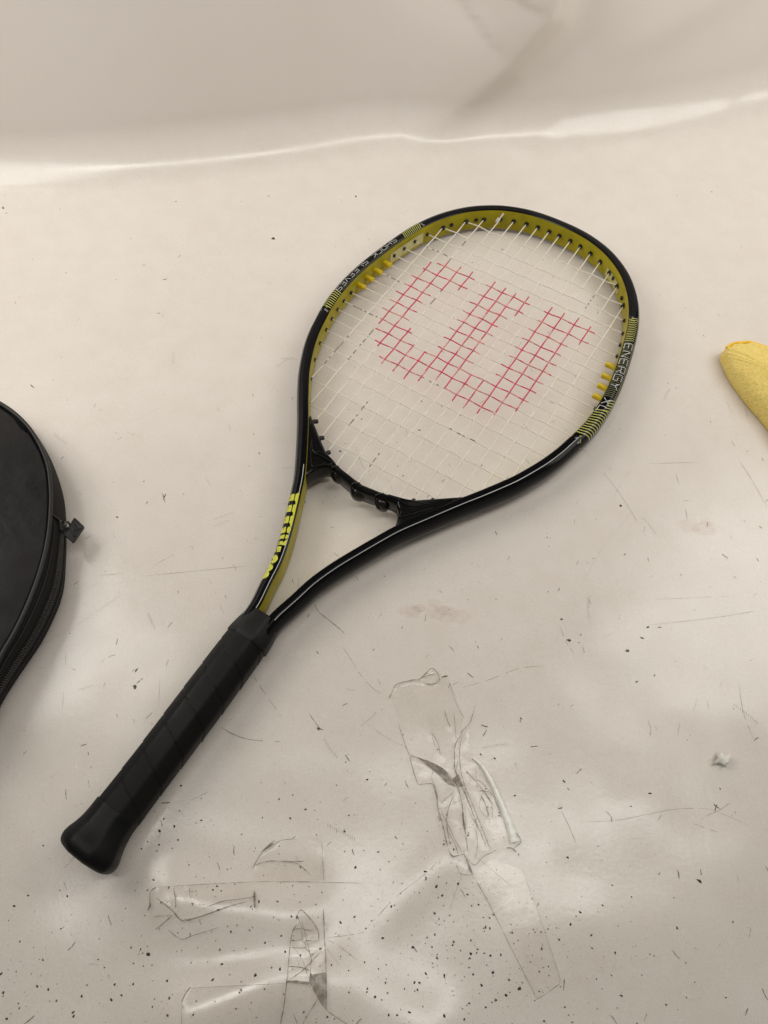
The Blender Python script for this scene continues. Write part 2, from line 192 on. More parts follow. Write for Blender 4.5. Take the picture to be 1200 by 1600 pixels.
# ------------------------------------------------------------------ object helpers
class MB:
    def __init__(s): s.v = []; s.f = []; s.m = []
    def add(s, verts, faces, mi=0):
        o = len(s.v); s.v += [tuple(p) for p in verts]; s.f += [tuple(i + o for i in f) for f in faces]; s.m += [mi] * len(faces)
    def loft(s, rings, closed=True, cap=True, mi=0):
        n = len(rings[0]); o = len(s.v)
        for r in rings: s.v += [tuple(p) for p in r]
        for i in range(len(rings) - 1):
            for j in range(n if closed else n - 1):
                k = (j + 1) % n
                s.f.append((o + i*n + j, o + i*n + k, o + (i+1)*n + k, o + (i+1)*n + j)); s.m.append(mi)
        if cap and closed:
            s.f.append(tuple(o + j for j in reversed(range(n)))); s.m.append(mi)
            e = o + (len(rings) - 1) * n
            s.f.append(tuple(e + j for j in range(n))); s.m.append(mi)
    def tube(s, pts, r, n=6, mi=0, cap=True):
        pts = [Vector(p) for p in pts]; rings = []
        up = Vector((0, 0, 1))
        for i, p in enumerate(pts):
            t = (pts[min(i+1, len(pts)-1)] - pts[max(i-1, 0)]).normalized()
            a = t.cross(up)
            if a.length < 1e-4: a = t.cross(Vector((1, 0, 0)))
            a.normalize(); b = a.cross(t)
            rr = r(i / max(1, len(pts)-1)) if callable(r) else r
            rings.append([p + (a * math.cos(2*math.pi*k/n) + b * math.sin(2*math.pi*k/n)) * rr for k in range(n)])
        s.loft(rings, True, cap, mi)
    def box(s, c, sx, sy, sz, ax=Vector((1,0,0)), ay=Vector((0,1,0)), mi=0):
        c = Vector(c); az = ax.cross(ay)
        P = [c + ax*(i*sx/2) + ay*(j*sy/2) + az*(k*sz/2) for k in (-1,1) for j in (-1,1) for i in (-1,1)]
        s.add(P, [(0,2,3,1),(4,5,7,6),(0,1,5,4),(2,6,7,3),(0,4,6,2),(1,3,7,5)], mi)
    def build(s, name, mats, parent=None, loc=(0,0,0), smooth=True, sharp=None):
        me = bpy.data.meshes.new(name); l = Vector(loc)
        me.from_pydata([tuple(Vector(p) - l) for p in s.v], [], s.f)
        if not isinstance(mats, (list, tuple)): mats = [mats]
        for m in mats: me.materials.append(m)
        me.polygons.foreach_set('material_index', s.m)
        if smooth: me.polygons.foreach_set('use_smooth', [True] * len(s.f))
        me.update()
        if smooth and sharp: me.set_sharp_from_angle(angle=math.radians(sharp))
        o = bpy.data.objects.new(name, me); COL.objects.link(o); o.parent = parent
        if parent is None: o.location = loc
        return o
def tag(o, label=None, cat=None, group=None, kind=None):
    if label: o['label'] = label
    if cat: o['category'] = cat
    if group: o['group'] = group
    if kind: o['kind'] = kind
    return o
def empty(name, loc, rz=0):
    o = bpy.data.objects.new(name, None); COL.objects.link(o); o.location = loc; o.rotation_euler = (0, 0, rz); o.empty_display_size = 0.02
    return o
def interp(tab, x):
    if x <= tab[0][0]: return tab[0][1]
    for (a, b), (c, d) in zip(tab, tab[1:]):
        if x <= c: return b + (d - b) * (x - a) / (c - a)
    return tab[-1][1]
def sm(a, b, x):
    t = max(0, min(1, (x - a) / (b - a))); return t*t*(3-2*t)
def catmull(pts, n):
    out = []
    P = [pts[0]] + list(pts) + [pts[-1]]
    for i in range(1, len(P) - 2):
        for k in range(n):
            t = k / n
            out.append(tuple(0.5*((2*P[i][c]) + (P[i+1][c]-P[i-1][c])*t + (2*P[i-1][c]-5*P[i][c]+4*P[i+1][c]-P[i+2][c])*t*t + (-P[i-1][c]+3*P[i][c]-3*P[i+1][c]+P[i+2][c])*t**3) for c in range(len(P[0]))))
    out.append(tuple(pts[-1])); return out
U = lambda p: (p[0] / 10000.0, p[1] / 10000.0)
def seg_dist(p, a, b):
    ax, ay = a; dx, dy = b[0]-ax, b[1]-ay; l2 = dx*dx+dy*dy
    t = max(0, min(1, ((p[0]-ax)*dx + (p[1]-ay)*dy)/l2)) if l2 else 0
    return math.hypot(p[0]-ax-t*dx, p[1]-ay-t*dy), t

# ------------------------------------------------------------------ the white sheet (table part, bend and rising back)
BEND = [U(p) for p in D['bend']]
BEND = [(-1.2, 0.60)] + BEND + [(1.2, 1.05)]
BEND = sorted(BEND)
BENDS = catmull(BEND, 8)
BU = {k: [U(p) for p in v] for k, v in D['bumps'].items()}
def ridge(x, y, line, width, amp, skew=0):
    best = min(seg_dist((x, y), a, b)[0] for a, b in zip(line, line[1:]))
    return amp * math.exp(-(best / width) ** 2)
def sheet_z(x, y):
    z = 0.0
    if y < 0.30:
        k = 1 - sm(0.16, 0.30, y)
        z += ridge(x, y, BU['a'], 0.019, 0.0058) + ridge(x, y, BU['b'], 0.023, 0.0068) + ridge(x, y, BU['c'], 0.028, 0.0050)
        z += ridge(x, y, BU['d'], 0.012, 0.0010) + ridge(x, y, BU['f'], 0.03, 0.0015)
        z += k * 0.0016 * (noise.noise(Vector((x*9, y*14, 3.1))) + 0.4*noise.noise(Vector((x*25, y*30, 7.7))))
    z += ridge(x, y, BU['e'], 0.035, 0.0010)
    z += 0.0005 * noise.noise(Vector((x*7, y*9, 1.7)))
    return z
RB = 0.055; TH = math.radians(74)
def wall_bulge(x, v):
    d = 0.0
    # a large soft fold: crest rising from the bend, curling over to the left at the top
    fold = [(0.004, 0.015), (0.062, 0.062), (0.118, 0.108), (0.150, 0.150), (0.156, 0.185), (0.138, 0.24), (0.10, 0.31)]
    best = None
    for q in range(len(fold)-1):
        dd, t = seg_dist((x, v), fold[q], fold[q+1])
        if best is None or dd < best[0]:
            ex, ey = fold[q+1][0]-fold[q][0], fold[q+1][1]-fold[q][1]
            best = (dd, (x-fold[q][0])*ey - (v-fold[q][1])*ex, (q+t)/(len(fold)-1))
    dd, side, along = best
    d += 0.034 * sm(0, .6, along) * (math.exp(-(dd/0.085)**1.5) if side < 0 else math.exp(-(dd/0.020)**1.8))
    # vertical pinch above the bend, and a long shallow crease to the right
    d -= 0.0012 * math.exp(-((x - 0.004)/0.008)**2) * sm(0.01, 0.03, v) * (1 - sm(0.05, 0.12, v))
    dd, t = seg_dist((x, v), (0.195, 0.095), (0.36, 0.155)); sd_ = (v-0.095) - (x-0.195)*.364
    d += 0.005 * sm(0.0, 0.45, t) * (math.exp(-(dd/0.05)**1.5) if sd_ > 0 else math.exp(-(dd/0.022)**2))
    dd, t = seg_dist((x, v), (0.17, 0.03), (0.195, 0.095)); d += 0.0012 * math.exp(-(dd/0.015)**2)
    dd, t = seg_dist((x, v), (-0.02, 0.21), (0.07, 0.165)); d -= 0.004 * math.exp(-(dd/0.03)**2)
    d += 0.006 * noise.noise(Vector((x*3.1, v*4.0, 9.3)))
    return d * sm(0.0, 0.05, v)
def sheet_pt(x, y, v=None):
    """v is the length along the sheet past the bend line (negative on the table)"""
    yb = interp(BENDS, x) - 0.022 + 0.002*noise.noise(Vector((x*9, 0, 2)))
    if v is None: v = y - yb
    if v <= 0:
        return (x, yb + v, sheet_z(x, yb + v))
    if v < RB*TH:
        a = v/RB; yy = yb + RB*math.sin(a); zz = RB*(1-math.cos(a)); nrm = (-math.sin(a), math.cos(a))
    else:
        a = TH; l = v - RB*TH
        yy = yb + RB*math.sin(a) + l*math.cos(a); zz = RB*(1-math.cos(a)) + l*math.sin(a); nrm = (-math.sin(a), math.cos(a))
    b = wall_bulge(x, v)
    return (x, yy + nrm[0]*b, zz + nrm[1]*b + sheet_z(x, yb)*(1-sm(0, 0.05, v)))
mb = MB()
xs = [-1.0 + i*0.0125 for i in range(33)]
xs = xs + [-0.6 + i*0.005 for i in range(1, 241)] + [0.6 + i*0.0125 for i in range(1, 33)]
vs = [-1.15 + i*0.02 for i in range(13)] + [-0.91 + 0.0052*i for i in range(1, 173)] + [0.0 + 0.003*i for i in range(0, 100)] + [0.30 + i*0.012 for i in range(45)]
vs = sorted(set(round(v, 5) for v in vs))
nx = len(xs)
for v in vs:
    for x in xs: mb.v.append(sheet_pt(x, None, v))
for i in range(len(vs)-1):
    for j in range(nx-1):
        mb.f.append((i*nx+j, i*nx+j+1, (i+1)*nx+j+1, (i+1)*nx+j)); mb.m.append(0)
sheet = mb.build('backdrop_sheet', MS)
tag(sheet, 'white vinyl sheet under the racket, bent up at the back', kind='structure')

# scuffs, scratches and grit on the sheet
def ribbon(mb, pts, wid, mi=0, lift=0.00012, taper=True, jitter=0.0):
    pts = catmull([tuple(p) for p in pts], 5) if len(pts) > 2 else [tuple(pts[0]), tuple((pts[0][i]+pts[1][i])/2 for i in (0,1)), tuple(pts[1])]
    n = len(pts); L = []; R = []
    for i, p in enumerate(pts):
        a = pts[max(0, i-1)]; b = pts[min(n-1, i+1)]
        dx, dy = b[0]-a[0], b[1]-a[1]; l = math.hypot(dx, dy) or 1e-9
        nx_, ny_ = -dy/l, dx/l
        h = wid/2 * (min(1, 0.25 + 4*min(i, n-1-i)/n) if taper else 1) * (1 + jitter*rnd.uniform(-1, 1))
        if p[1] > interp(BENDS, p[0]) - 0.03:
            q = sheet_pt(p[0], p[1]); q2 = q
            L.append((p[0]+nx_*h, q[1]+ny_*h, q[2]+lift*3)); R.append((p[0]-nx_*h, q[1]-ny_*h, q[2]+lift*3)); continue
        L.append((p[0]+nx_*h, p[1]+ny_*h, sheet_z(p[0]+nx_*h, p[1]+ny_*h)+lift))
        R.append((p[0]-nx_*h, p[1]-ny_*h, sheet_z(p[0]-nx_*h, p[1]-ny_*h)+lift))
    mb.add(L + R, [(n+i, n+i+1, i+1, i) for i in range(n-1) if n < 9 or noise.noise(Vector((L[i][0]*160, L[i][1]*160, 1.1))) > -0.28], mi)
mb = MB()
for wd_, pts in D['scratches']:
    P = [U(p) for p in pts]
    if P[0][1] > 0.8: continue
    ribbon(mb, P, wd_*0.000028, 1 if wd_ >= 12 else 0, jitter=0.5)
for k in range(1150):     # short random nicks, gathered in patches
    x = rnd.uniform(-0.42, 0.46); y = rnd.uniform(-0.08, 0.66)
    if noise.noise(Vector((x*11, y*11, 6.6))) + .25*noise.noise(Vector((x*40, y*40, 2.2))) < rnd.uniform(-.55, .28): continue
    if y > 0.40 and rnd.random() < 0.72: continue
    l = rnd.uniform(0.0015, 0.0065) * (0.6 if y > 0.4 else 1); a = rnd.choice([rnd.uniform(0, math.pi), rnd.gauss(1.0, 0.35), rnd.gauss(2.0, 0.3)])
    c = rnd.uniform(-0.15, 0.15) * l
    dx, dy = math.cos(a)*l/2, math.sin(a)*l/2
    ribbon(mb, [(x-dx, y-dy), (x-dy*c/l, y+dx*c/l), (x+dx, y+dy)], rnd.uniform(0.00016, 0.00060), 1 if rnd.random() < 0.40 else (2 if rnd.random() < 0.25 else 0), jitter=0.5)
for k in range(20):      # long hair-fine scratches
    x = rnd.uniform(-0.4, 0.45); y = rnd.uniform(-0.08, 0.60); l = rnd.uniform(0.02, 0.09); a = rnd.uniform(0, math.pi); c = rnd.uniform(-0.1, 0.1)*l
    dx, dy = math.cos(a)*l/2, math.sin(a)*l/2
    ribbon(mb, [(x-dx, y-dy), (x-dy*c/l*2, y+dx*c/l*2), (x+dx, y+dy)], rnd.uniform(0.00007, 0.00015), 2 if rnd.random() < 0.4 else 0, jitter=0.6)
for k in range(26):      # ladder-like chatter marks
    x = rnd.uniform(-0.3, 0.4); y = rnd.uniform(0.0, 0.45); a = rnd.uniform(0, math.pi); n = rnd.randint(5, 13); cu = rnd.uniform(-0.05, 0.05)
    for i in range(n):
        aa = a + cu*i; x += math.cos(aa)*0.0016; y += math.sin(aa)*0.0016
        w_ = 0.0011; ribbon(mb, [(x - math.sin(aa+0.5)*w_, y + math.cos(aa+0.5)*w_), (x + math.sin(aa+0.5)*w_, y - math.cos(aa+0.5)*w_)], 0.0003, 0)
sc = mb.build('scratch_marks', [M_MARK, M_MARKD, M_LIGHTMARK], sheet, smooth=False); tag(sc, kind='stuff')
mb = MB()
for (x, y) in [U(p) for p in D['pink']]:
    for q in range(3):
        cx, cy = x + rnd.uniform(-.008, .008), y + rnd.uniform(-.005, .005); r0 = rnd.uniform(.004, .010)
        P = [(cx + math.cos(2*math.pi*i/14)*r0*(1+.35*noise.noise(Vector((i*1.3, cx*90, q)))), cy + .7*math.sin(2*math.pi*i/14)*r0*(1+.35*noise.noise(Vector((i*1.7, cy*90, q)))), 0.0007 + 0.00005*q) for i in range(14)]
        mb.add(P, [tuple(range(14))])
pk = mb.build('pink_smear', M_PINKFILM, sheet); tag(pk, 'faint pink smear on the white sheet', kind='stuff')

def chip(mb, x, y, l, w_, ang, h, mi=0):
    n = 5 if max(l, w_) < .0016 else 9; z = sheet_z(x, y); ca, sa = math.cos(ang), math.sin(ang); P = []
    for i in range(n):
        t = 2*math.pi*(i + rnd.uniform(-.3, .3))/n; k_ = rnd.uniform(.5, 1.15); a, b = math.cos(t)*l/2*k_, math.sin(t)*w_/2*k_
        P.append((x + a*ca - b*sa, y + a*sa + b*ca, z + 0.00005))
    P.append((x, y, z + h))
    mb.add(P, [(i, (i+1) % n, n) for i in range(n)], mi)
mb = MB()
for (x, y, l, w_, an) in D['flecks']:
    x, y = x/10000, y/10000; s = 0.55 + 0.0 ; px = math.sqrt(x*x + y*y + .263)/1155
    chip(mb, x, y, max(0.0008, l*px*0.9), max(0.0007, w_*px*0.9), math.radians(-an), max(.0003, w_*px*.25), 0 if y < .10 or rnd.random() < .25 else 1)
clusters = [(0.05, -0.005, 0.055, 300), (0.09, -0.03, 0.04, 150), (-0.17, -0.02, 0.05, 90), (-0.09, 0.02, 0.04, 120), (-0.06, -0.05, 0.06, 110), (0.04, 0.06, 0.04, 70), (-0.15, 0.06, 0.02, 60), (-0.21, -0.04, 0.03, 70), (-0.03, -0.05, 0.10, 120)]
for cx, cy, s, n in clusters:
    for k in range(int(n*1.7)):
        x, y = rnd.gauss(cx, s), rnd.gauss(cy, s*.7); r0 = 0.00032 + 0.0012*rnd.random()**3.6
        chip(mb, x, y, r0*rnd.uniform(1, 1.7), r0, rnd.uniform(0, 3.1), r0*.55, 0 if rnd.random() < .62 else 1)
for k in range(400):
    x, y = rnd.uniform(-.42, .46), rnd.uniform(-.08, .70); r0 = 0.00035 + 0.0007*rnd.random()**3
    if y > .36 and rnd.random() < .6: continue
    chip(mb, x, y, r0*rnd.uniform(1, 2.2), r0, rnd.uniform(0, 3.1), r0*.3, 0 if rnd.random() < .5 else 1)
gr = mb.build('dirt_specks', [M_DIRT, M_MARKD], None, smooth=False)
tag(gr, 'dark grit specks scattered over the white sheet, thickest at the bottom', 'dirt', kind='stuff')

# ------------------------------------------------------------------ tennis racket (racket frame: x across, y from butt to tip, z up, metres)
racket = empty('tennis_racket', D['org'], math.radians(D['ang']))
tag(racket, 'black and olive-yellow tennis racket with red stencilled strings lying on the white sheet', 'tennis racket')
mm = 0.001
HW = [(3.6,150),(4.2,183),(6.3,195),(8.8,206.5),(11.8,222),(18.4,241.6),(26.3,260),(34.2,277.5),(41.5,292.5),(56,316),(71,339.5),(78.3,350),(90,368),(97.3,380),(104.6,395),(109.4,406),(114.4,420.8),(118.3,437),(120.9,448),(123,463),(123.7,480),(123.4,493),(122.2,507),(120.4,520),(118.4,532),(115,550),(111.2,566.5),(107.8,578.5),(101,595.5),(92.5,610.5),(81.3,625),(69.2,636),(53,646.4),(34,653.4),(17,656.3),(0,657)]
def offx(s): return 1.8 * (1 - sm(300, 420, s))
half = catmull(HW, 8)
full = [(-a, s) for a, s in half] + [(a, s) for a, s in reversed(half[:-1])]
def resample(P, step):
    L = [0]
    for a, b in zip(P, P[1:]): L.append(L[-1] + math.hypot(b[0]-a[0], b[1]-a[1]))
    n = int(L[-1]/step); out = []; j = 0
    for i in range(n+1):
        d = L[-1]*i/n
        while j < len(L)-2 and L[j+1] < d: j += 1
        t = (d-L[j])/max(1e-9, L[j+1]-L[j]); out.append((P[j][0]+(P[j+1][0]-P[j][0])*t, P[j][1]+(P[j+1][1]-P[j][1])*t))
    return out
full = resample(full, 2.0)
for it in range(6):      # ease out the traced wobble
    full = [full[0]] + [((full[i-1][0]+2*full[i][0]+full[i+1][0])/4, (full[i-1][1]+2*full[i][1]+full[i+1][1])/4) for i in range(1, len(full)-1)] + [full[-1]]
full = resample(full, 2.0)
PTS = [(x + offx(s), s) for x, s in full]
NP = len(PTS)
LEN = [0]
for a, b in zip(PTS, PTS[1:]): LEN.append(LEN[-1] + math.hypot(b[0]-a[0], b[1]-a[1]))
NRM = []
for i in range(NP):
    a = PTS[max(0, i-1)]; b = PTS[min(NP-1, i+1)]; dx, dy = b[0]-a[0], b[1]-a[1]; l = math.hypot(dx, dy)
    NRM.append((-dy/l, dx/l))       # outward (path runs clockwise: up the left arm, over the tip, down the right arm)
def width(s): return 10.2 + 1.5*sm(300, 440, s)
def section(w_):
    inner = [(1.0, 3.6), (0.25, 5.0), (0, 7), (0, 24.2), (0.35, 25.2)]
    outer = [(0.35, 25.2), (1.3, 25.9), (2.2, 26), (w_-5.6, 26), (w_-4.9, 25.8), (w_-2.4, 24.3), (w_-0.8, 21.6), (w_, 17.5), (w_, 11.5), (w_-.9, 7.4), (w_-2.6, 4.6), (w_-5, 3.2), (2.6, 2.9), (1.0, 3.6)]
    return inner, outer
def fpt(i, r, z):
    return ((PTS[i][0] + NRM[i][0]*r)*mm, (PTS[i][1] + NRM[i][1]*r)*mm, z*mm)
frame_b = MB(); band_b = MB()
ro, ri = [], []
for i in range(NP):
    inn, out = section(width(PTS[i][1]))
    ro.append([fpt(i, r, z) for r, z in out]); ri.append([fpt(i, r, z) for r, z in inn])
frame_b.loft(ro, closed=False, cap=False); band_b.loft(ri, closed=False, cap=False)
frame = frame_b.build('frame', M_BLACK, racket, sharp=20)
band = band_b.build('inner_band', M_YEL, frame, sharp=38)
# position along the frame from side and s
MID = max(range(NP), key=lambda i: PTS[i][1])
def at_s(side, s):
    rng = range(0, MID) if side < 0 else range(NP-1, MID, -1)
    prev = None
    for i in rng:
        if PTS[i][1] >= s:
            if prev is None: return LEN[i]
            t = (s - PTS[prev][1])/(PTS[i][1]-PTS[prev][1]); return LEN[prev] + (LEN[i]-LEN[prev])*t
        prev = i
    return LEN[MID]
import bisect
def fat(L, r, z):
    j = max(0, min(NP-2, bisect.bisect_right(LEN, L)-1)); t = (L-LEN[j])/(LEN[j+1]-LEN[j])
    x = PTS[j][0]*(1-t)+PTS[j+1][0]*t; y = PTS[j][1]*(1-t)+PTS[j+1][1]*t
    a = NRM[j][0]*(1-t)+NRM[j+1][0]*t; b = NRM[j][1]*(1-t)+NRM[j+1][1]*t
    return Vector(((x+a*r)*mm, (y+b*r)*mm, z*mm)), Vector((a, b, 0)), y
def surf(L, u, lift=0.10):
    """point on the outer paint: u mm measured over the section from the inner top edge"""
    _, _, s = fat(L, 0, 0); prof = section(width(s))[1]
    d = u
    for (a, b), (c, e) in zip(prof, prof[1:]):
        l = math.hypot(c-a, e-b)
        if d <= l:
            t = d/l; r = a+(c-a)*t; z = b+(e-b)*t; nr, nz_ = -(e-b)/l, (c-a)/l
            return fat(L, r + nr*lift, z + nz_*lift)[0]
        d -= l
    return fat(L, prof[-1][0], prof[-1][1])[0]
def strip(mb, path, wid, mi=0, lift=0.10):
    """a printed stripe: path of (L, u) with a width in mm"""
    n = len(path); A = []; B = []
    for i, (L_, u) in enumerate(path):
        a = path[max(0, i-1)]; b = path[min(n-1, i+1)]; dx, dy = b[0]-a[0], b[1]-a[1]; l = math.hypot(dx, dy) or 1
        nx_, ny_ = -dy/l*wid/2, dx/l*wid/2
        A.append(surf(L_+nx_, max(0.02, u+ny_), lift)); B.append(surf(L_-nx_, max(0.02, u-ny_), lift))
    mb.add(A + B, [(i, i+1, n+i+1, n+i) for i in range(n-1)], mi)

# lamp reflections along both arms, painted on as thin silver strips
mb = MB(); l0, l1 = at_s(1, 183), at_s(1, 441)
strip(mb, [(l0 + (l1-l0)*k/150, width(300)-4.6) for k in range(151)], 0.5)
mb.build('painted_highlight', M_HIGHLIGHT, frame)
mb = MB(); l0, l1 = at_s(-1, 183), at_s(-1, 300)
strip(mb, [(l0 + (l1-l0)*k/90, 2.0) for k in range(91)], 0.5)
mb.build('painted_highlight', M_HIGHLIGHT, frame)

# printed panels
WH = width(500)
mbh = MB(); LR0, LR1 = at_s(1, 581), at_s(1, 441)
def hatch(L, u0, u1, bend_, wid, mi):
    n = 26; strip(mbh, [(L + bend_*math.sin(math.pi*k/(n-1)*0.5)**1.5, u0 + (u1-u0)*k/(n-1)) for k in range(n)], wid, mi, 0.15)
for k in range(13):                     # top end
    L = LR0 + 1.5 + k*2.15; hatch(L, 0.6, 8.8, -2.6, 0.62, 0)
k0 = at_s(1, 487)
n_ = int((LR1 - k0)/2.9)
for k in range(n_ + 1):                     # lower end, longer lines over the outer face
    L = k0 + k*2.9; hatch(L, 0.4 if k > 4 else 6.5, 15.5, -5.0, 0.85, 0)
for k in range(int((k0 - LR0 - 28)/2.1)):    # dull lines beside the lettering and on the outer face
    L = LR0 + 28 + k*2.1; hatch(L, 9.0, 16.0, -1.5, 0.9, 1)
    strip(mbh, [(L - 1.6*math.sin(math.pi*q/15*0.5)**1.5, 0.5 + 8.0*q/15) for q in range(16)], 0.55, 1, 0.08)
strip(mbh, [(LR0-0.2, 0.5), (LR0+2.2, 3.6), (LR0+2.4, 5.5), (LR0+0.2, 9.4)], 0.8, 0)
strip(mbh, [(LR1+2.0, 0.5), (LR1-1.6, 6.0), (LR1+2.4, 9.5), (LR1+4, 15)], 0.9, 0)
strip(mbh, [(LR0+2, 9.6), (LR0+30, 9.9), (LR0+60, 9.9)], 0.7, 1)
for q in range(2):
    strip(mbh, [(LR0-1.6-1.1*q, 1.0), (LR0-0.6-q, 4.4), (LR0-1.6-1.1*q, 8.4)], 0.35, 2)
    strip(mbh, [(LR1+3.0+1.2*q, 1.0), (LR1+1.4+1.2*q, 5.4), (LR1+3.6+1.2*q, 9.0)], 0.35, 2)
mbh.build('printed_pattern', [M_HATCH, M_OLIVE, M_SILVER], frame)
mbh = MB(); LL0, LL1 = at_s(-1, 445.5), at_s(-1, 582)      # left side: L grows towards the tip
for k in range(9): hatch(LL0 + 1.8 + k*2.5, 0.5, 9.8, 2.0, 0.75, 0)
for k in range(11): hatch(LL1 - 1.6 - k*2.0, 0.5, 9.8, 2.2, 0.62, 0)
strip(mbh, [(LL0-1.6, 0.6), (LL0+2.4, 5.5), (LL0-0.6, 9.6)], 0.7, 0)
strip(mbh, [(LL1+1.8, 0.6), (LL1-0.5, 5.0), (LL1+0.8, 9.6)], 0.7, 0)
for q in range(2):
    strip(mbh, [(LL0-2.6-1.0*q, 1.4), (LL0-0.6-1.0*q, 5.4), (LL0-2.0-1.0*q, 9.0)], 0.35, 2)
    strip(mbh, [(LL1+2.6+1.0*q, 1.4), (LL1+1.2+1.0*q, 5.4), (LL1+2.4+1.0*q, 9.0)], 0.35, 2)
dl = LL0 + 25
while dl < LL1 - 23:                           # fine dotted ground behind the lettering
    for u in (1.3, 2.1, 8.6, 9.3):
        strip(mbh, [(dl + (u*7 % 1), u), (dl + 0.55 + (u*7 % 1), u)], 0.35, 1)
    dl += 1.25
mbh.build('printed_pattern', [M_HATCH, M_OLIVE, M_SILVER], frame)

# lettering: text outlines wrapped on the paint
def text_mesh(txt, sizey, bold=0.0, shear=0.0):
    c = bpy.data.curves.new('text', 'FONT'); c.body = txt; c.size = 1.0; c.offset = bold; c.shear = shear; c.resolution_u = 3
    o = bpy.data.objects.new('text', c); COL.objects.link(o)
    dg = bpy.context.evaluated_depsgraph_get(); me = bpy.data.meshes.new_from_object(o.evaluated_get(dg))
    bpy.data.objects.remove(o); bpy.data.curves.remove(c)
    bm = bmesh.new(); bm.from_mesh(me); bpy.data.meshes.remove(me)
    bmesh.ops.triangulate(bm, faces=bm.faces[:])
    V = [(v.co.x, v.co.y) for v in bm.verts]; F = [tuple(v.index for v in f.verts) for f in bm.faces]; bm.free()
    x0 = min(v[0] for v in V); x1 = max(v[0] for v in V); y0 = min(v[1] for v in V); y1 = max(v[1] for v in V)
    return [((a-x0)/(x1-x0), (b-y0)/(y1-y0)) for a, b in V], F
def lay(name, V, F, fn, mat):
    mb = MB(); mb.add([fn(a, b) for a, b in V], F); return mb.build(name, mat, frame, smooth=False)
def stroke_word(glyphs, adv):
    """angular single-stroke capitals: list of polylines in a 1x1 cell"""
    return None
GL = {'E': [[(1,0),(0.1,0),(0,0.5),(0,1),(1,1)], [(0,.5),(.8,.5)]], 'N': [[(0,0),(0,1),(1,0),(1,1)]], 'R': [[(0,0),(0,1),(1,1),(.95,.5),(.1,.5)], [(.55,.5),(1,0)]],
      'G': [[(1,1),(.1,1),(0,.9),(0,0),(1,0),(1,.5),(.5,.5)]], 'Y': [[(0,1),(.5,.5),(1,1)], [(.5,.5),(.4,0)]], 'X': [[(0,0),(1,1)], [(0,1),(1,0)]], 'L': [[(0,1),(0,0),(1,0)]],
      'S': [[(1,1),(.05,1),(0,.55),(1,.45),(.95,0),(0,0)]], 'H': [[(0,0),(0,1)], [(1,0),(1,1)], [(0,.5),(1,.5)]], 'O': [[(0,0),(0,1),(1,1),(1,0),(0,0)]], 'C': [[(1,1),(.1,1),(0,.5),(.1,0),(1,0)]], 'K': [[(0,0),(0,1)], [(1,1),(0,.5),(1,0)]], 'V': [[(0,1),(.5,0),(1,1)]]}
def stroke_text(name, txt, L0, L1, sgn, ulo, uhi, wid, mat, cellw=0.74, flip=False, slant=0.0):
    mb = MB(); n = len(txt); step = (L1-L0)/n
    for i, ch in enumerate(txt):
        for pl in GL.get(ch, []):
            path = []
            for (a, b), (c, d) in zip(pl, pl[1:]):
                for q in range(4):
                    t = q/4; path.append((a+(c-a)*t, b+(d-b)*t))
            path.append(pl[-1])
            for seg0 in range(len(pl)-1):
                pp = path[seg0*4:seg0*4+5]
                strip(mb, [(L0 + step*(i + 0.13 + a*cellw) + slant*b, (ulo + (uhi-ulo)*b)) for a, b in pp], wid, 0, 0.18)
    return mb.build(name, mat, frame, smooth=False)
tx = stroke_text('side_lettering', 'ENERGY XL', at_s(1, 553), at_s(1, 470), 1, 1.6, 8.6, 0.66, M_SILVER, slant=-1.0)
tx['label'] = 'silver angular ENERGY XL lettering'
# left: reads from the tip end down towards the handle, tops inward
def lay_left(txt, La, Lb, ulo, uhi, wid, mat):
    mb = MB(); n = len(txt); step = (La-Lb)/n
    for i, ch in enumerate(txt):
        for pl in GL.get(ch, []):
            for (a, b), (c, d) in zip(pl, pl[1:]):
                strip(mb, [(La - step*(i + .13 + (a+(c-a)*q/3)*.74), uhi + (ulo-uhi)*(b+(d-b)*q/3)) for q in range(4)], wid, 0, 0.18)
    return mb.build('side_lettering', mat, frame, smooth=False)
tx = lay_left('SHOCK SLEEVES', at_s(-1, 553), at_s(-1, 468), 3.0, 7.6, 0.55, M_SILVER)
tx['label'] = 'small silver SHOCK SLEEVES lettering'
# heavy lime script name on the left arm, wrapping over the outer edge
def blob(poly, fn, mb):
    bm = bmesh.new(); vs_ = [bm.verts.new((a, b, 0)) for a, b in poly]; bm.faces.new(vs_)
    bmesh.ops.triangulate(bm, faces=bm.faces[:])
    bmesh.ops.subdivide_edges(bm, edges=bm.edges[:], cuts=3, use_grid_fill=True)
    bm.verts.index_update()
    mb.add([fn(v.co.x, v.co.y) for v in bm.verts], [tuple(v.index for v in f.verts) for f in bm.faces]); bm.free()
LWa, LWb = at_s(-1, 275.5), at_s(-1, 207)      # from the head end down
def wrap(a, b): # a 0..1 along the word, b 0 = baseline (outside) .. 1 = cap height (inside)
    return surf(LWa - (LWa-LWb)*a, 13.4 - b*12.2, 0.14)
mb = MB()
for k, (x0, top) in enumerate(((0.0, .97), (.135, .97), (.27, .97))):   # W: three heavy stems with serifs, joined at the foot
    blob([(x0, .12), (x0+.078, .05), (x0+.085, top-.14), (x0+.12, top-.10), (x0+.12, top), (x0-.012, top), (x0-.012, top-.12), (x0, top-.16)], wrap, mb)
blob([(0.0, .13), (.06, .0), (.30, .0), (.35, .08), (.34, .2), (.27, .14), (.24, .2), (.10, .2), (.06, .2)], wrap, mb)
circ = lambda cx, cy, rx, ry, n=14: [(cx + rx*math.cos(2*math.pi*i/n), cy + ry*math.sin(2*math.pi*i/n)) for i in range(n)]
blob([(.405, .0), (.465, .0), (.47, .60), (.455, .68), (.395, .62), (.40, .5)], wrap, mb)           # i
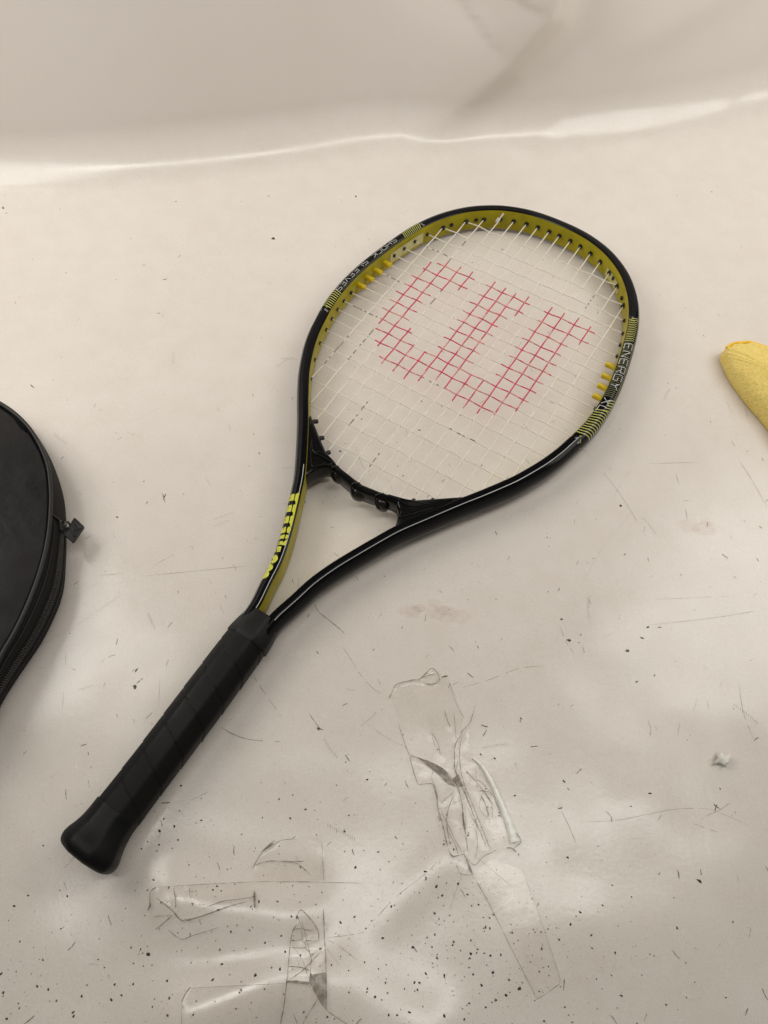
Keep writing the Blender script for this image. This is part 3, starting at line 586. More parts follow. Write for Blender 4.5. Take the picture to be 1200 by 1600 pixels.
blob(circ(.432, .85, .040, .12), wrap, mb)
blob([(.50, .04), (.53, .0), (.545, .06), (.535, .86), (.56, .92), (.495, .92), (.49, .85)], wrap, mb)    # l
blob([(.575, .1), (.605, .0), (.615, .92), (.53, .92), (.53, .86), (.565, .82)], wrap, mb)
blob([(.53, .0), (.61, .0), (.605, .14), (.53, .12)], wrap, mb)
def ring_part(cx, cy, rx, ry, t0, t1, th, mb):
    n = 12
    for k in range(n):
        a, b = t0+(t1-t0)*k/n, t0+(t1-t0)*(k+1)/n
        for m_ in range(7):
            f0, f1 = 1 + (th-1)*m_/7, 1 + (th-1)*(m_+1)/7
            P = [(cx+math.cos(a)*rx*f0, cy+math.sin(a)*ry*f0), (cx+math.cos(b)*rx*f0, cy+math.sin(b)*ry*f0), (cx+math.cos(b)*rx*f1, cy+math.sin(b)*ry*f1), (cx+math.cos(a)*rx*f1, cy+math.sin(a)*ry*f1)]
            mb.add([wrap(*p) for p in P], [(0,1,2,3)])
ring_part(.665, .48, .036, .24, 0, math.pi*1.35, .3, mb); ring_part(.665, .12, .036, .26, -math.pi*.5, math.pi*.6, .3, mb)  # s
blob([(.628, .46), (.655, .40), (.695, .60), (.695, .74), (.635, .72)], wrap, mb)
ring_part(.785, .30, .064, .48, 0, 2*math.pi, .22, mb)                                                  # o
ring_part(.895, .25, .054, .48, 0, math.pi, .12, mb); ring_part(.975, .25, .050, .46, 0, math.pi, .12, mb)  # n
blob([(.84, 0), (.87, 0), (.875, .25), (.84, .25)], wrap, mb); blob([(.97, 0), (1.01, 0), (1.01, .25), (.97, .25)], wrap, mb); blob([(.905, 0), (.945, 0), (.945, .28), (.905, .28)], wrap, mb)
tx = mb.build('name_lettering', M_LIME, frame, smooth=False); tx['label'] = 'heavy lime yellow name on the left arm'

# strings -----------------------------------------------------------------
MX = [5.5, 17.6, 29.2, 41.6, 54.2, 67.7, 81.2, 96.0]
MAINS = sorted([-x for x in MX] + MX)
CR = [624.5, 604.5, 587.5, 572.3, 558.3, 544.9, 531.5, 518.4, 506.2, 493.9, 481.6, 469.3, 457.5, 445.2, 431.6, 415.5, 397.5, 378.0, 356.0, 334.0]
HWT = [(abs(x), s) for x, s in full]
lo = [(s, x) for x, s in half]
def hw_at(s): return interp(lo, s)
def top_at(x):
    x = abs(x)
    for (a, s), (b, s2) in zip(half, half[1:]):
        if s > 480 and (a-x)*(b-x) <= 0: return s + (s2-s)*((a-x)/(a-b) if a != b else 0)
    return 657
YT = [(0,309.8),(14.8,311.6),(28,314.6),(42,320),(54.5,329),(69,340)]
def bot_at(x):
    x = abs(x)
    if x < 69: return interp(YT, x)
    for (a, s), (b, s2) in zip(half, half[1:]):
        if s > 320 and s < 480 and (a-x)*(b-x) <= 0: return s + (s2-s)*((x-a)/(b-a) if a != b else 0)
    return 340
def cs(f):   # position of fractional cross index (1..11, counted down from the stencil's top row)
    i = f + 3; k = int(math.floor(i)); k = max(0, min(len(CR)-2, k)); return CR[k] + (CR[k+1]-CR[k])*(i-k)
def mxi(f):  # position of fractional main index 1..14 inside the 16
    k = int(math.floor(f)); k = max(0, min(len(MAINS)-2, k)); return MAINS[k] + (MAINS[k+1]-MAINS[k])*(f-k)
RED_M = {1: [(1.2,8.5)], 2: [(.5,10.4)], 3: [(.5,3.15),(7.6,11.4)], 4: [(.5,2.6),(8.9,11.5)], 5: [(8.95,11.6)], 6: [(.5,11.4)], 7: [(.5,10.7)], 8: [(.5,11)], 9: [(.5,2.6),(9,11.5)], 10: [(9,11.6)], 11: [(.5,11.5)], 12: [(.5,11.1)], 13: [(.5,10.1)], 14: [(.5,2.6)]}
RED_C = {1: [(1.35,4.5),(5.55,9.5),(10.6,14.5)], 2: [(.9,4.5),(5.55,9.5),(10.6,14.5)], 3: [(.6,3.0),(5.4,8.55),(10.4,13.5)], 4: [(.5,2.6),(5.4,8.5),(10.4,13.5)], 5: [(.5,2.6),(5.45,8.55),(10.4,13.5)], 6: [(.55,2.6),(5.4,8.5),(10.4,13.55)], 7: [(.5,2.6),(5.4,8.55),(10.35,13.5)], 8: [(.9,3.45),(5.55,8.65),(10.5,13.5)], 9: [(1.0,4.1),(4.95,13.3)], 10: [(1.55,13.0)], 11: [(2.6,6.3),(8.0,12.0)]}
ZS = 15.2
for mi_, x in enumerate(MAINS):
    s0, s1 = bot_at(x) - 1.0, top_at(x) + 1.5
    red = [(cs(b), cs(a)) for a, b in RED_M.get(mi_, [])]
    n = int((s1-s0)/2.6); pts = []
    for k in range(n+1):
        s = s0 + (s1-s0)*k/n
        ph = 0
        ci = next((j for j in range(len(CR)-1) if CR[j] >= s >= CR[j+1]), None)
        if ci is not None: t = (CR[ci]-s)/(CR[ci]-CR[ci+1]); ph = math.cos(math.pi*(ci+t)) * (1 if mi_ % 2 else -1)
        pts.append((x + offx(s)*(1 - sm(305, 340, s))*0.4, s, ZS + 0.40*ph))
    mb = MB(); mb.tube([tuple(c*mm for c in p) for p in pts], 0.00060, 7)
    for f_i in range(len(mb.f)):
        seg = f_i // 7
        if seg < n:
            s = (pts[seg][1]+pts[seg+1][1])/2
            if any(a <= s <= b for a, b in red):
                top_or = pts[seg][2] >= ZS - 0.2
                mb.m[f_i] = 1 if noise.noise(Vector((x*.9, s*.07, 4))) < 0.18 else 2
            elif any(a <= s <= b for a, b in DIRT_M.get(mi_, [])) and noise.noise(Vector((x, s*.35, 2))) > -.05: mb.m[f_i] = 3
    mb.build('main_string', [M_STRING, M_RED, M_REDPALE, M_DIRTY], racket)
for ci_, s in enumerate(CR):
    if s < 350: hw = hw_at(s) - 1
    else: hw = min(x for x in (hw_at(s),)) if s < 657 else 0
    # half width at this height on the closed oval
    cand = [a + (b-a)*((s-sa)/(sb-sa)) for (a, sa), (b, sb) in zip(half, half[1:]) if sa <= s <= sb]
    hw = cand[0] + 1.2
    red = [(mxi(a), mxi(b)) for a, b in RED_C.get(ci_-3, [])]
    n = int(2*hw/2.4); pts = []
    for k in range(n+1):
        x = -hw + 2*hw*k/n; ph = 0
        j = next((j for j in range(len(MAINS)-1) if MAINS[j] <= x <= MAINS[j+1]), None)
        if j is not None: t = (x-MAINS[j])/(MAINS[j+1]-MAINS[j]); ph = math.cos(math.pi*(j+t)) * (1 if ci_ % 2 == 0 else -1)
        wob = 0.25*noise.noise(Vector((x*.03, s*.3, 5)))
        pts.append((x + offx(s)*.5, s + wob, ZS + 0.45*ph))
    mb = MB(); mb.tube([tuple(c*mm for c in p) for p in pts], 0.00054, 7)
    for f_i in range(len(mb.f)):
        seg = f_i // 7
        if seg < n:
            x = (pts[seg][0]+pts[seg+1][0])/2
            if any(a <= x <= b for a, b in red): mb.m[f_i] = 1 if noise.noise(Vector((x*.11, s*.8, 9))) < -0.02 else 2
            elif any(a <= x <= b for a, b in DIRT_C.get(ci_, [])) and noise.noise(Vector((x*.35, s, 2))) > -.05: mb.m[f_i] = 3
    mb.build('cross_string', [M_CROSS, M_RED, M_REDPALE, M_DIRTY], racket)
# knot where the string is tied off by the tip
mb = MB(); kx = -55.0; ky = top_at(kx) - 3
mb.tube([((kx-1.6)*mm, (ky-2)*mm, .0150), ((kx+1.4)*mm, (ky-.4)*mm, .0172), ((kx-.6)*mm, (ky+1.2)*mm, .0178), ((kx-1.5)*mm, (ky-.3)*mm, .0166), ((kx+1.0)*mm, (ky-1.4)*mm, .0152), ((kx+1.2)*mm, (ky+2.4)*mm, .0185), ((kx+2.8)*mm, (ky+4.6)*mm, .0225)], 0.0009, 7)
mb.build('string_knot', M_STRING, racket)

# grommets and yellow sleeves
def peg(name, p, d, r, l, mat, n=8, flat=None):
    mb = MB(); p = Vector(p); d = Vector(d).normalized()
    mb.tube([p - d*0.0008, p + d*l*.86, p + d*l], lambda t: r if t < .9 else r*.72, n)
    return mb.build(name, mat, racket, sharp=40)
for x in MAINS:
    s = top_at(x); L = at_s(-1 if x < 0 else 1, min(s, 655.5))
    if abs(x) < 70: peg('grommet', (x*mm, (s+.2)*mm, ZS*mm), (0, -1, 0), .0022, .0026, M_PEG)
    elif abs(x) < 97: peg('grommet', (x*mm, (s+.2)*mm, ZS*mm), (0.15*(1 if x < 0 else -1), -1, 0), .0022, .0030, M_PEG)
SLV = {6, 7, 8, 9}
for ci_, s in enumerate(CR):
    cand = [a + (b-a)*((s-sa)/(sb-sa)) for (a, sa), (b, sb) in zip(half, half[1:]) if sa <= s <= sb]
    hw = cand[0]
    if s < 350: continue
    for sd in (-1, 1):
        if ci_ in SLV:
            mb = MB(); p = Vector((sd*(hw+.6)*mm, s*mm, ZS*mm)); d = Vector((-sd, 0.02*sd, 0))
            mb.tube([p, p + d*.0078, p + d*.0082, p + d*.0088], lambda t: .0026 if t < .5 else (.0028 if t < .9 else .0019), 12)
            mb.build('string_sleeve', M_SLEEVE, racket, sharp=40)
        else:
            peg('grommet', (sd*(hw+.2)*mm, s*mm, ZS*mm), (-sd, 0, 0), .0017, .0016 if s < 470 else .0022, M_PEG)
for s in (612.5, 632.0):
    for sd in (-1, 1):
        cand = [a + (b-a)*((s-sa)/(sb-sa)) for (a, sa), (b, sb) in zip(half, half[1:]) if sa <= s <= sb]
        peg('grommet', (sd*(cand[0]+.2)*mm, s*mm, ZS*mm), (-sd, -.6, 0), .0019, .0022, M_PEG)
# glossy clear stickers peeling on the inner wall
def sticker(side, s0, s1, z0, z1):
    mb = MB(); a, b = at_s(side, s0), at_s(side, s1); n = 14; A = []; B = []
    for k in range(n+1):
        L = a + (b-a)*k/n; A.append(fat(L, -.25, z0)[0]); B.append(fat(L, -.25 - .5*math.sin(math.pi*k/n), z1)[0])
    mb.add(A+B, [(i, i+1, n+2+i, n+1+i) for i in range(n)]); mb.build('sticker', M_CLEARPATCH, frame)
sticker(-1, 540, 583, 8.0, 20.0); sticker(1, 622, 640, 8.0, 17.5)

# throat bridge ---------------------------------------------------------------
YL = [(0,303.6),(9,305.2),(18,307),(27,309.2),(31.5,309.0),(35,306),(37.6,301.5),(39.5,296),(41,291),(42.5,290.2),(56,312),(71,336),(73,339)]
mb = MB(); rings = []
x = -71.0
while x <= 71.001:
    ax = abs(x); yl = interp(YL, ax); yt = max(yl + 0.6, interp(YT + [(74, 344.5)], ax)); cx = x + offx(310)
    w_ = yt - yl; g = min(1.8, w_*.3); ph = 23.6 + 1.2*sm(30, 60, ax)
    zb = 6.5
    rings.append([(cx*mm, (yl+g*.6)*mm, zb*mm), (cx*mm, yl*mm, (zb+1.5)*mm), (cx*mm, yl*mm, 20.2*mm), (cx*mm, (yl+g*.5)*mm, 22.4*mm), (cx*mm, (yl+g*1.6)*mm, (ph-.4)*mm), (cx*mm, (yl+w_*.5)*mm, (ph-.9*sm(2, 8, w_))*mm), (cx*mm, (yt-g*1.3)*mm, ph*mm), (cx*mm, (yt-g*.4)*mm, (ph-.5)*mm), (cx*mm, yt*mm, (ph-1.8)*mm), (cx*mm, yt*mm, zb*mm)])
    x += 0.5 if 34 < ax < 44 else 1.0
mb.loft(rings)
bridge = mb.build('throat_bridge', M_PLASTIC, racket, sharp=50)
ox = offx(310)
for k, (xa, xb) in enumerate(((-25.5, -28.5), (-3.2, -6.6), (17.8, 14.4))):
    yt = interp(YT, abs(xa)); yl = interp(YL, abs(xb)); mb = MB()
    P = [(xa, yt-.5, 9), (xa, yt-.4, 21.0), (xa, yt-1.2, 23.3), (xb, yl+1.0, 23.4), (xb+.4, yl-1.6, 20.5), (xb+2.0, yl-3.2, 17.5), (xb+5.0, yl-3.8, 14.5), (xb+8.0, yl-2.0, 13)]
    P = catmull([((a+ox)*mm, b*mm, c*mm) for a, b, c in P], 4)
    mb.tube(P, 0.00062, 8)
    # rounded lug under the loop
    rx, ry = (6.8, 5.4) if k == 1 else (6.0, 4.4)
    mb.loft([[((xb + 5.2 + ox + rx*math.cos(p_))*mm, (yl + .8 + ry*math.sin(p_)*math.cos(q_))*mm, (13 + 7.5*math.sin(p_)*math.sin(q_))*mm) for q_ in [2*math.pi*j/14 for j in range(14)]] for p_ in [.05 + (math.pi-.1)*i/12 for i in range(13)]])
    mb.build('tie_loop', M_LOOP, bridge, sharp=60)
def raised(name, P, r, z, par):
    mb = MB(); mb.tube([((a+ox)*mm, b*mm, z*mm) for a, b in catmull(P, 4)], r*mm, 6); return mb.build(name, M_PLASTIC, par)
raised('raised_rib', [(-57, 323), (-49, 313.8), (-38, 313.5), (-29, 313.0)], .55, 24.2, bridge)
raised('raised_rib', [(-47, 312.5), (-46, 316), (-36, 316.4), (-28, 313.6)], .5, 23.9, bridge)
raised('raised_rib', [(-21, 308.6), (-21, 311.6), (-8, 309.6), (-7.0, 307)], .35, 23.2, bridge)
raised('raised_rib', [(-2, 307.0), (4, 306.4), (13, 308)], .4, 23.0, bridge)
raised('raised_rib', [(22, 312.2), (33, 315), (46, 319), (54, 322.4)], .5, 24.0, bridge)
raised('raised_rib', [(30, 313), (40, 312.6), (49, 318.5)], .45, 23.9, bridge)
raised('raised_rib', [(57, 321.5), (44, 305.0), (39.5, 300.5), (38.0, 306)], .5, 23.6, bridge)
raised('raised_rib', [(-57, 321.5), (-44, 304.0), (-40.5, 302.5), (-36.0, 308), (-29.5, 311)], .5, 23.6, bridge)
for x, y, a in ((-69.5, 342.6, .9), (-55.6, 331.4, .75), (-42.8, 322.0, .55), (40.4, 320.2, -.3), (53, 328.6, -.4)):
    d = Vector((math.sin(a), math.cos(a), 0)); p = Vector(((x+ox*.6)*mm, y*mm, 15*mm)); peg('grommet', p - d*.002, d, .0019, .0062, M_PEG)

# grip, collar and butt --------------------------------------------------------
def oct_ring(s, hx, hz, cx, zc, n=48, k=.0, seam=None):
    out = []
    for j in range(n):
        t = 2*math.pi*j/n
        # rounded octagon
        c8 = 1.0/math.cos(((t + math.pi/8) % (math.pi/4)) - math.pi/8)
        f = 0.55*c8*0.985 + 0.45
        dr = seam(t, s) if seam else 0
        out.append(((cx + math.cos(t)*(hx*f+dr))*mm, s*mm, (zc + math.sin(t)*(hz*f+dr))*mm))
    return out
def seam(t, s):
    # overlapping spiral wrap: a small step every 20 mm along the handle
    u = (s/20.5 - t/math.pi + 0.402) % 1.0
    d = 0.30*(1-u) - 0.18
    if u > .96: d -= 0.28
    return d * sm(18, 32, s) * (1 - sm(158, 166, s))
mb = MB(); rings = []
CG = 1.7
s = 16.0
while s <= 166:
    h_ = interp([(0,15.0),(16,14.8),(30,14.9),(60,14.9),(110,15.6),(150,15.7),(170,15.0)], s); hz = h_*.93
    rings.append(oct_ring(s, h_, hz, CG + .5*math.sin(s*.02), 15.6, 64, seam=seam)); s += 0.8
mb.loft(rings)
grip = mb.build('grip', M_GRIP, racket, sharp=45)
mb = MB()
prof = [(-1.6,9.0,0),(-2.0,12.0,0),(-1.4,15.5,0),(0.4,18.0,0),(4,19.3,0),(8,18.9,0),(12.5,17.4,0),(18,16.0,0),(25,15.35,0),(30,15.25,0),(30.5,14.8,0)]
prof = catmull(prof, 3)
mb.loft([oct_ring(a, b, b*.92, CG+.8*(1-sm(4,30,a)), 16.6, 64) for a, b, _ in prof])
mb.build('butt_cap', simple('black_butt_rubber', (0.0042, 0.0041, 0.0044), .5, .22, bump=(300, .2, .0006), var=(60, .4), rvar=(30, .38, .6)), racket, sharp=50)
mb = MB()
prof = [(160.8,15.4),(161.0,16.1),(161.8,16.35),(166,16.1),(172,15.3),(180,13.8),(182.4,13.4),(183.0,12.8),(183.0,9.0)]
mb.loft([oct_ring(a, b, b*.90, CG, 15.4, 64) for a, b in prof])
mb.build('grip_collar', simple('black_collar_rubber', (0.008, 0.0077, 0.0077), .5, .25, bump=(500, .2, .0004), var=(60, .3)), racket, sharp=35)

# ------------------------------------------------------------------ racket cover at the left edge
cov = empty('racket_cover', (-0.36, 0.20, 0))
tag(cov, 'black zipped racket cover lying at the left edge of the sheet', 'racket cover')
top = [U(p) for p in D['cover_top']]; midl = [U(p) for p in D['cover_mid']]
ext = [(-0.285, 0.062), (-0.325, 0.020), (-0.385, -0.005), (-0.445, 0.01), (-0.50, 0.06), (-0.528, 0.14), (-0.525, 0.22), (-0.50, 0.29), (-0.455, 0.352), (-0.40, 0.385), (-0.355, 0.388)]
CC = Vector((-0.385, 0.205))
def polar(poly):
    A = sorted((math.atan2(p[1]-CC.y, p[0]-CC.x), math.hypot(p[0]-CC.x, p[1]-CC.y)) for p in poly)
    A = [(A[-1][0]-2*math.pi, A[-1][1])] + A + [(A[0][0]+2*math.pi, A[0][1])]
    return A
ptop = polar(top + [(CC.x+(a-CC.x)*.965, CC.y+(b-CC.y)*.965) for a, b in ext]); pmid = polar(midl + ext)
NT = 240
def smooth_r(P):
    r = [interp(P, -math.pi + 2*math.pi*k/NT) for k in range(NT)]
    for it in range(5): r = [(r[k-1]+2*r[k]+r[(k+1) % NT])/4 for k in range(NT)]
    return r
RT, RM = smooth_r(ptop), smooth_r(pmid)
def cpt(k, r, z):
    t = -math.pi + 2*math.pi*(k % NT)/NT; return (CC.x + math.cos(t)*r, CC.y + math.sin(t)*r, z)
mb = MB()
mb.loft([[cpt(k, f(k), z(k)) for k in range(NT)] for f, z in [
    (lambda k: RM[k]-.012, lambda k: 0.0006), (lambda k: RM[k]-.004, lambda k: .002), (lambda k: RM[k]-.001, lambda k: .007), (lambda k: RM[k], lambda k: .013),
    (lambda k: RM[k]*.86+RT[k]*.14, lambda k: .019), (lambda k: RM[k]*.55+RT[k]*.45, lambda k: .026), (lambda k: RM[k]*.2+RT[k]*.8, lambda k: .0315), (lambda k: RT[k]-.001, lambda k: .0335)]], cap=False)
mb.build('gusset', M_GUSSET, cov, loc=cov.location)
mb = MB(); rings = []
for f in (1.0, .985, .96, .92, .86, .78, .68, .56, .42, .28, .14, .02):
    rings.append([cpt(k, (RT[k]-.0012)*f, .0340 + .009*(1-f**2.2) + .0016*noise.noise(Vector(cpt(k, RT[k]*f, 0))*16) + .0007*noise.noise(Vector(cpt(k, RT[k]*f, 1))*50)*(1-f)) for k in range(NT)])
mb.loft(rings)
mb.build('top_panel', M_COVER, cov, loc=cov.location)
mb = MB(); ring = [cpt(k, RT[k], .0345) for k in range(NT)]
rg = []
for k in range(NT):
    t = -math.pi + 2*math.pi*k/NT; o_ = Vector((math.cos(t), math.sin(t), 0))
    rg.append([Vector(ring[k]) + o_*(math.cos(a)*.0016) + Vector((0, 0, math.sin(a)*.0016)) for a in [2*math.pi*j/8 for j in range(8)]])
rg.append(rg[0]); mb.loft(rg, cap=False)
mb.build('piping', M_PIPE, cov, loc=cov.location)
# zipper on the gusset
def gus(k, z):     # interpolated point on the gusset at a height
    P = [(.007, RM[int(k) % NT]-.001), (.013, RM[int(k) % NT]), (.019, RM[int(k) % NT]*.86+RT[int(k) % NT]*.14), (.026, RM[int(k) % NT]*.55+RT[int(k) % NT]*.45), (.0315, RM[int(k) % NT]*.2+RT[int(k) % NT]*.8)]
    k0 = int(math.floor(k)); f = k-k0
    def R_(kk):
        kk %= NT; return interp([(.007, RM[kk]-.001), (.013, RM[kk]), (.019, RM[kk]*.86+RT[kk]*.14), (.026, RM[kk]*.55+RT[kk]*.45), (.0315, RM[kk]*.2+RT[kk]*.8)], z)
    t = -math.pi + 2*math.pi*k/NT; r = R_(k0)*(1-f)+R_(k0+1)*f
    return Vector((CC.x+math.cos(t)*r, CC.y+math.sin(t)*r, z)), Vector((math.cos(t), math.sin(t), 0))
def k_of(p): return (math.atan2(p[1]-CC.y, p[0]-CC.x)+math.pi)/(2*math.pi)*NT
zl = [U(p) for p in D['zip_line']]
kz1, kz0 = k_of(zl[0]), k_of((-0.30, 0.04))
mb = MB(); tp = []
n = 90
for i in range(n+1):
    k = kz0 + (kz1-kz0)*i/n; row = []
    for z, out in ((.0155, .0003), (.0160, .0010), (.0285, .0010), (.029, .0003)):
        p, o_ = gus(k, z); row.append(p + o_*out)
    tp.append(row)
mb.loft(tp, closed=False, cap=False)
tape_z = mb.build('zip_tape', M_GUSSET, cov, loc=cov.location)
mb = MB(); nz_ = int(abs(kz1-kz0)/240*2*math.pi*.15/.0016)
for i in range(nz_):
    for row, z in enumerate((.0198, .0225)):
        k = kz0 + (kz1-kz0)*(i + .5*row)/nz_; p, o_ = gus(k, z); tt = Vector((-o_.y, o_.x, 0)); upv = Vector((0, 0, 1))
        q, _ = gus(k, z+.002); upv = (q-p).normalized()
        mb.box(p + (o_*.8 + Vector((0, 0, .6)))*.0014, .0009, .0026, .0014, tt, upv)
zt = mb.build('zip_teeth', M_ZIP, cov, loc=cov.location, smooth=False); tag(zt, kind='stuff')
mb = MB()                                        # lower half of the gusset: stitched seam lines
for z in (.0145, .0298):
    P = []
    for i in range(120):
        p, o_ = gus(kz0 + (kz1-kz0)*i/119, z); P.append(p + o_*.0006)
    mb.tube(P, .00045, 5)
P = []
for i in range(8):
    p, o_ = gus(kz1 + 1.2, .033 - .0026*i); P.append(p + o_*.0008 + Vector((0, 0, .0006)))
mb.tube(P, .0008, 6)
mb.build('seam', M_PIPE, cov, loc=cov.location)
sl = [U(p) for p in D['slider']]; mb = MB()
p, o_ = gus(kz1, .0215); tt = Vector((-o_.y, o_.x, 0)); nrm_ = (o_*.85 + Vector((0, 0, .5))).normalized(); uv = nrm_.cross(tt)
mb.box(p + nrm_*.0022, .009, .0062, .0032, tt, uv)
mb.tube([p + nrm_*.0036 - tt*.0030, p + nrm_*.0062 - tt*.001, p + nrm_*.0064 + tt*.002, p + nrm_*.0038 + tt*.0035], .0009, 6)
slider = mb.build('zip_slider', M_ZIP, cov, loc=cov.location, smooth=False)
PL = [U(q) for q in D['pull']]
def plate(P, z0, z1, th, inset=0):
    c = (sum(p[0] for p in P)/4, sum(p[1] for p in P)/4); out = []
    for i in range(4):
        a, b, c_ = P[i-1], P[i], P[(i+1) % 4]
        for t in (.88, .95, 1):
            if t < 1: out.append((b[0]+(a[0]-b[0])*(1-t)*1.2, b[1]+(a[1]-b[1])*(1-t)*1.2))
        for t in (.95, .88): out.append((b[0]+(c_[0]-b[0])*(1-t)*1.2, b[1]+(c_[1]-b[1])*(1-t)*1.2))
    return out
O_ = plate(PL, 0, 0, 0); cxy = (sum(p[0] for p in O_)/len(O_), sum(p[1] for p in O_)/len(O_))
far_ = max(p[0] for p in O_); near_ = min(p[0] for p in O_)
hz = lambda x: .0215 - .004*(x-near_)/(far_-near_)
sc_ = lambda p, f: (cxy[0]+(p[0]-cxy[0])*f, cxy[1]+(p[1]-cxy[1])*f)
mb = MB()
mb.loft([[(*sc_(p, f), hz(p[0])+dz) for p in O_] for f, dz in ((.94, -.0012), (1, -.0006), (1, .0006), (.95, .0012), (.86, .0012), (.83, .0008), (.5, .0008))])
pull = mb.build('zip_pull', simple('black_pull_rubber', (.016, .015, .015), .5, .4), cov, loc=cov.location, sharp=40)
# raised mark on the pull
ax_ = (Vector((*PL[1], 0)) - Vector((*PL[2], 0))).normalized(); ay_ = Vector((-ax_.y, ax_.x, 0)); mb = MB()
wl = [(-.42, .30), (-.30, -.30), (0, .12), (.30, -.30), (.42, .30)]
cz = Vector((cxy[0], cxy[1], hz(cxy[0])+.0011))
mb.tube([cz + ax_*(a*.012) + ay_*(b*.011) for a, b in wl], .0006, 5)
mb.build('raised_mark', M_ZIP, pull, loc=cov.location)
p0 = p + nrm_*.0058; p1 = Vector((PL[0][0]*.5+PL[3][0]*.5, PL[0][1]*.5+PL[3][1]*.5, hz(near_)))
mb = MB()
mb.tube(catmull([tuple(p0), tuple((p0+p1)/2 + Vector((0, .0025, .001))), tuple(p1 + (p1-p0).normalized()*.002)], 5), .0008, 6)
mb.tube(catmull([tuple(p0 - tt*.001), tuple((p0+p1)/2 + Vector((0, -.0025, .0005))), tuple(p1 + (p1-p0).normalized()*.002 - ay_*.001)], 5), .0007, 6)
mb.build('pull_cord', M_ZIP, cov, loc=cov.location)

# ------------------------------------------------------------------ yellow cloth at the right edge
def mat_cloth():
    m, nt, b = new_mat('yellow_microfibre'); L = nt.links.new
    tc = nt.nodes.new('ShaderNodeTexCoord')
    mp = nt.nodes.new('ShaderNodeMapping'); mp.inputs['Rotation'].default_value = (0, 0, math.radians(-66)); mp.inputs['Scale'].default_value = (1, 2.6, 1)
    L(tc.outputs['Object'], mp.inputs[0])
    n = nt.nodes.new('ShaderNodeTexNoise'); n.inputs['Scale'].default_value = 420; n.inputs['Detail'].default_value = 5; n.inputs['Roughness'].default_value = .7
    L(mp.outputs[0], n.inputs['Vector'])
    r = nt.nodes.new('ShaderNodeValToRGB'); e = r.color_ramp.elements
    e[0].position = .34; e[0].color = (.80, .55, .10, 1); e[1].position = .58; e[1].color = (1.0, .80, .28, 1); L(n.outputs['Fac'], r.inputs[0])
    L(r.outputs[0], b.inputs['Base Color']); b.inputs['Roughness'].default_value = .9; b.inputs['Specular IOR Level'].default_value = .15
    b.inputs['Sheen Weight'].default_value = .25; b.inputs['Sheen Tint'].default_value = (1, .85, .3, 1)
    bp = nt.nodes.new('ShaderNodeBump'); bp.inputs['Strength'].default_value = .8; bp.inputs['Distance'].default_value = .0016
    L(n.outputs['Fac'], bp.inputs['Height']); L(bp.outputs['Normal'], b.inputs['Normal'])
    return m
M_CLOTH = mat_cloth(); M_HEM = simple('orange_hem', (.90, .58, .06), .8, .2, bump=(900, .6, .0008))
ol = [U(p) for p in D['cloth']]
# plan outline: upper edge, nose, lower left edge, then out of frame to the right
left = catmull(list(reversed(ol))[0:5], 10)       # lower-left edge from far to nose
lower = [U(p) for p in D['cloth']][::-1]
spine0 = Vector((0.3185, 0.4585)); 
plan = catmull([(0.352, 0.30)] + [(0.3335, 0.345)] + lower + [(0.356, 0.448), (0.378, 0.425), (0.40, 0.39), (0.425, 0.34), (0.44, 0.29)], 10)
croot = empty('yellow_cloth', (0.37, 0.37, 0)); tag(croot, 'yellow microfibre cloth, folded into a rounded roll, at the right edge', 'cloth')
cc = Vector((0.372, 0.372))
NPL = len(plan)
def hfun(f): return .026*(1 - f**3.2)**.62
mb = MB(); rings = []
for f in (.97, 1.0, 1.005, .995, .97, .93, .87, .79, .69, .57, .44, .30, .15, .02):
    i = len(rings); rr = []
    for q, (px, py) in enumerate(plan):
        spn = cc + (Vector((px, py)) - cc)*min(f, 1.0)
        z = (0.0008, .0035, .0075, .0115, .0145, .0175, .0200, .0222, .0240, .0252, .0260, .0265, .0267, .0268)[i]
        nn = Vector((px*120, py*120, i*.6)); wv = .0006*noise.noise(nn) + .0004*noise.noise(nn*3)
        gro = .0006*math.sin((px*.34 - py*.94)*1500 + 2*noise.noise(Vector((px*60, py*60, 1)))) * (1 if 1 < i < 9 else 0)
        rr.append((spn.x + (px-cc.x)*wv*12, spn.y + (py-cc.y)*wv*12, max(.0006, z + wv + gro)))
    rings.append(rr)
mb.loft(rings)
mb.build('folded_body', M_CLOTH, croot, loc=croot.location)
hem = []
for (px, py) in plan:
    if py > .4435 and px > .300: hem.append((px - (px-cc.x)*.012, py - (py-cc.y)*.012, .0135 + .0008*noise.noise(Vector((px*200, py*200, 0)))))
mb = MB(); mb.tube(hem, .0012, 8); mb.build('hem', M_HEM, croot, loc=croot.location)

# ------------------------------------------------------------------ paper scrap
sx, sy = U(D['scrap']); mb = MB(); R0 = []
for i in range(7):
    row = []
    for j in range(7):
        a, b = (i-3)/3, (j-3)/3; r_ = 1 - .38*rnd.random()*(abs(a) > .6 or abs(b) > .6)
        row.append((sx + .0050*a*r_ + .0016*b, sy + .0047*b*r_ - .001*a, .0012 + .0030*(1-b*b)*.6 + .0016*a*a + .0011*math.sin(5*a+3*b)))
    R0.append(row)
mb.loft(R0, closed=False, cap=False)
scr = mb.build('paper_scrap', M_WHITE, None, loc=(sx, sy, 0))
sol = scr.modifiers.new('thickness', 'SOLIDIFY'); sol.thickness = .0004
tag(scr, 'small curled white paper scrap near the right edge, below the cloth', 'paper scrap')

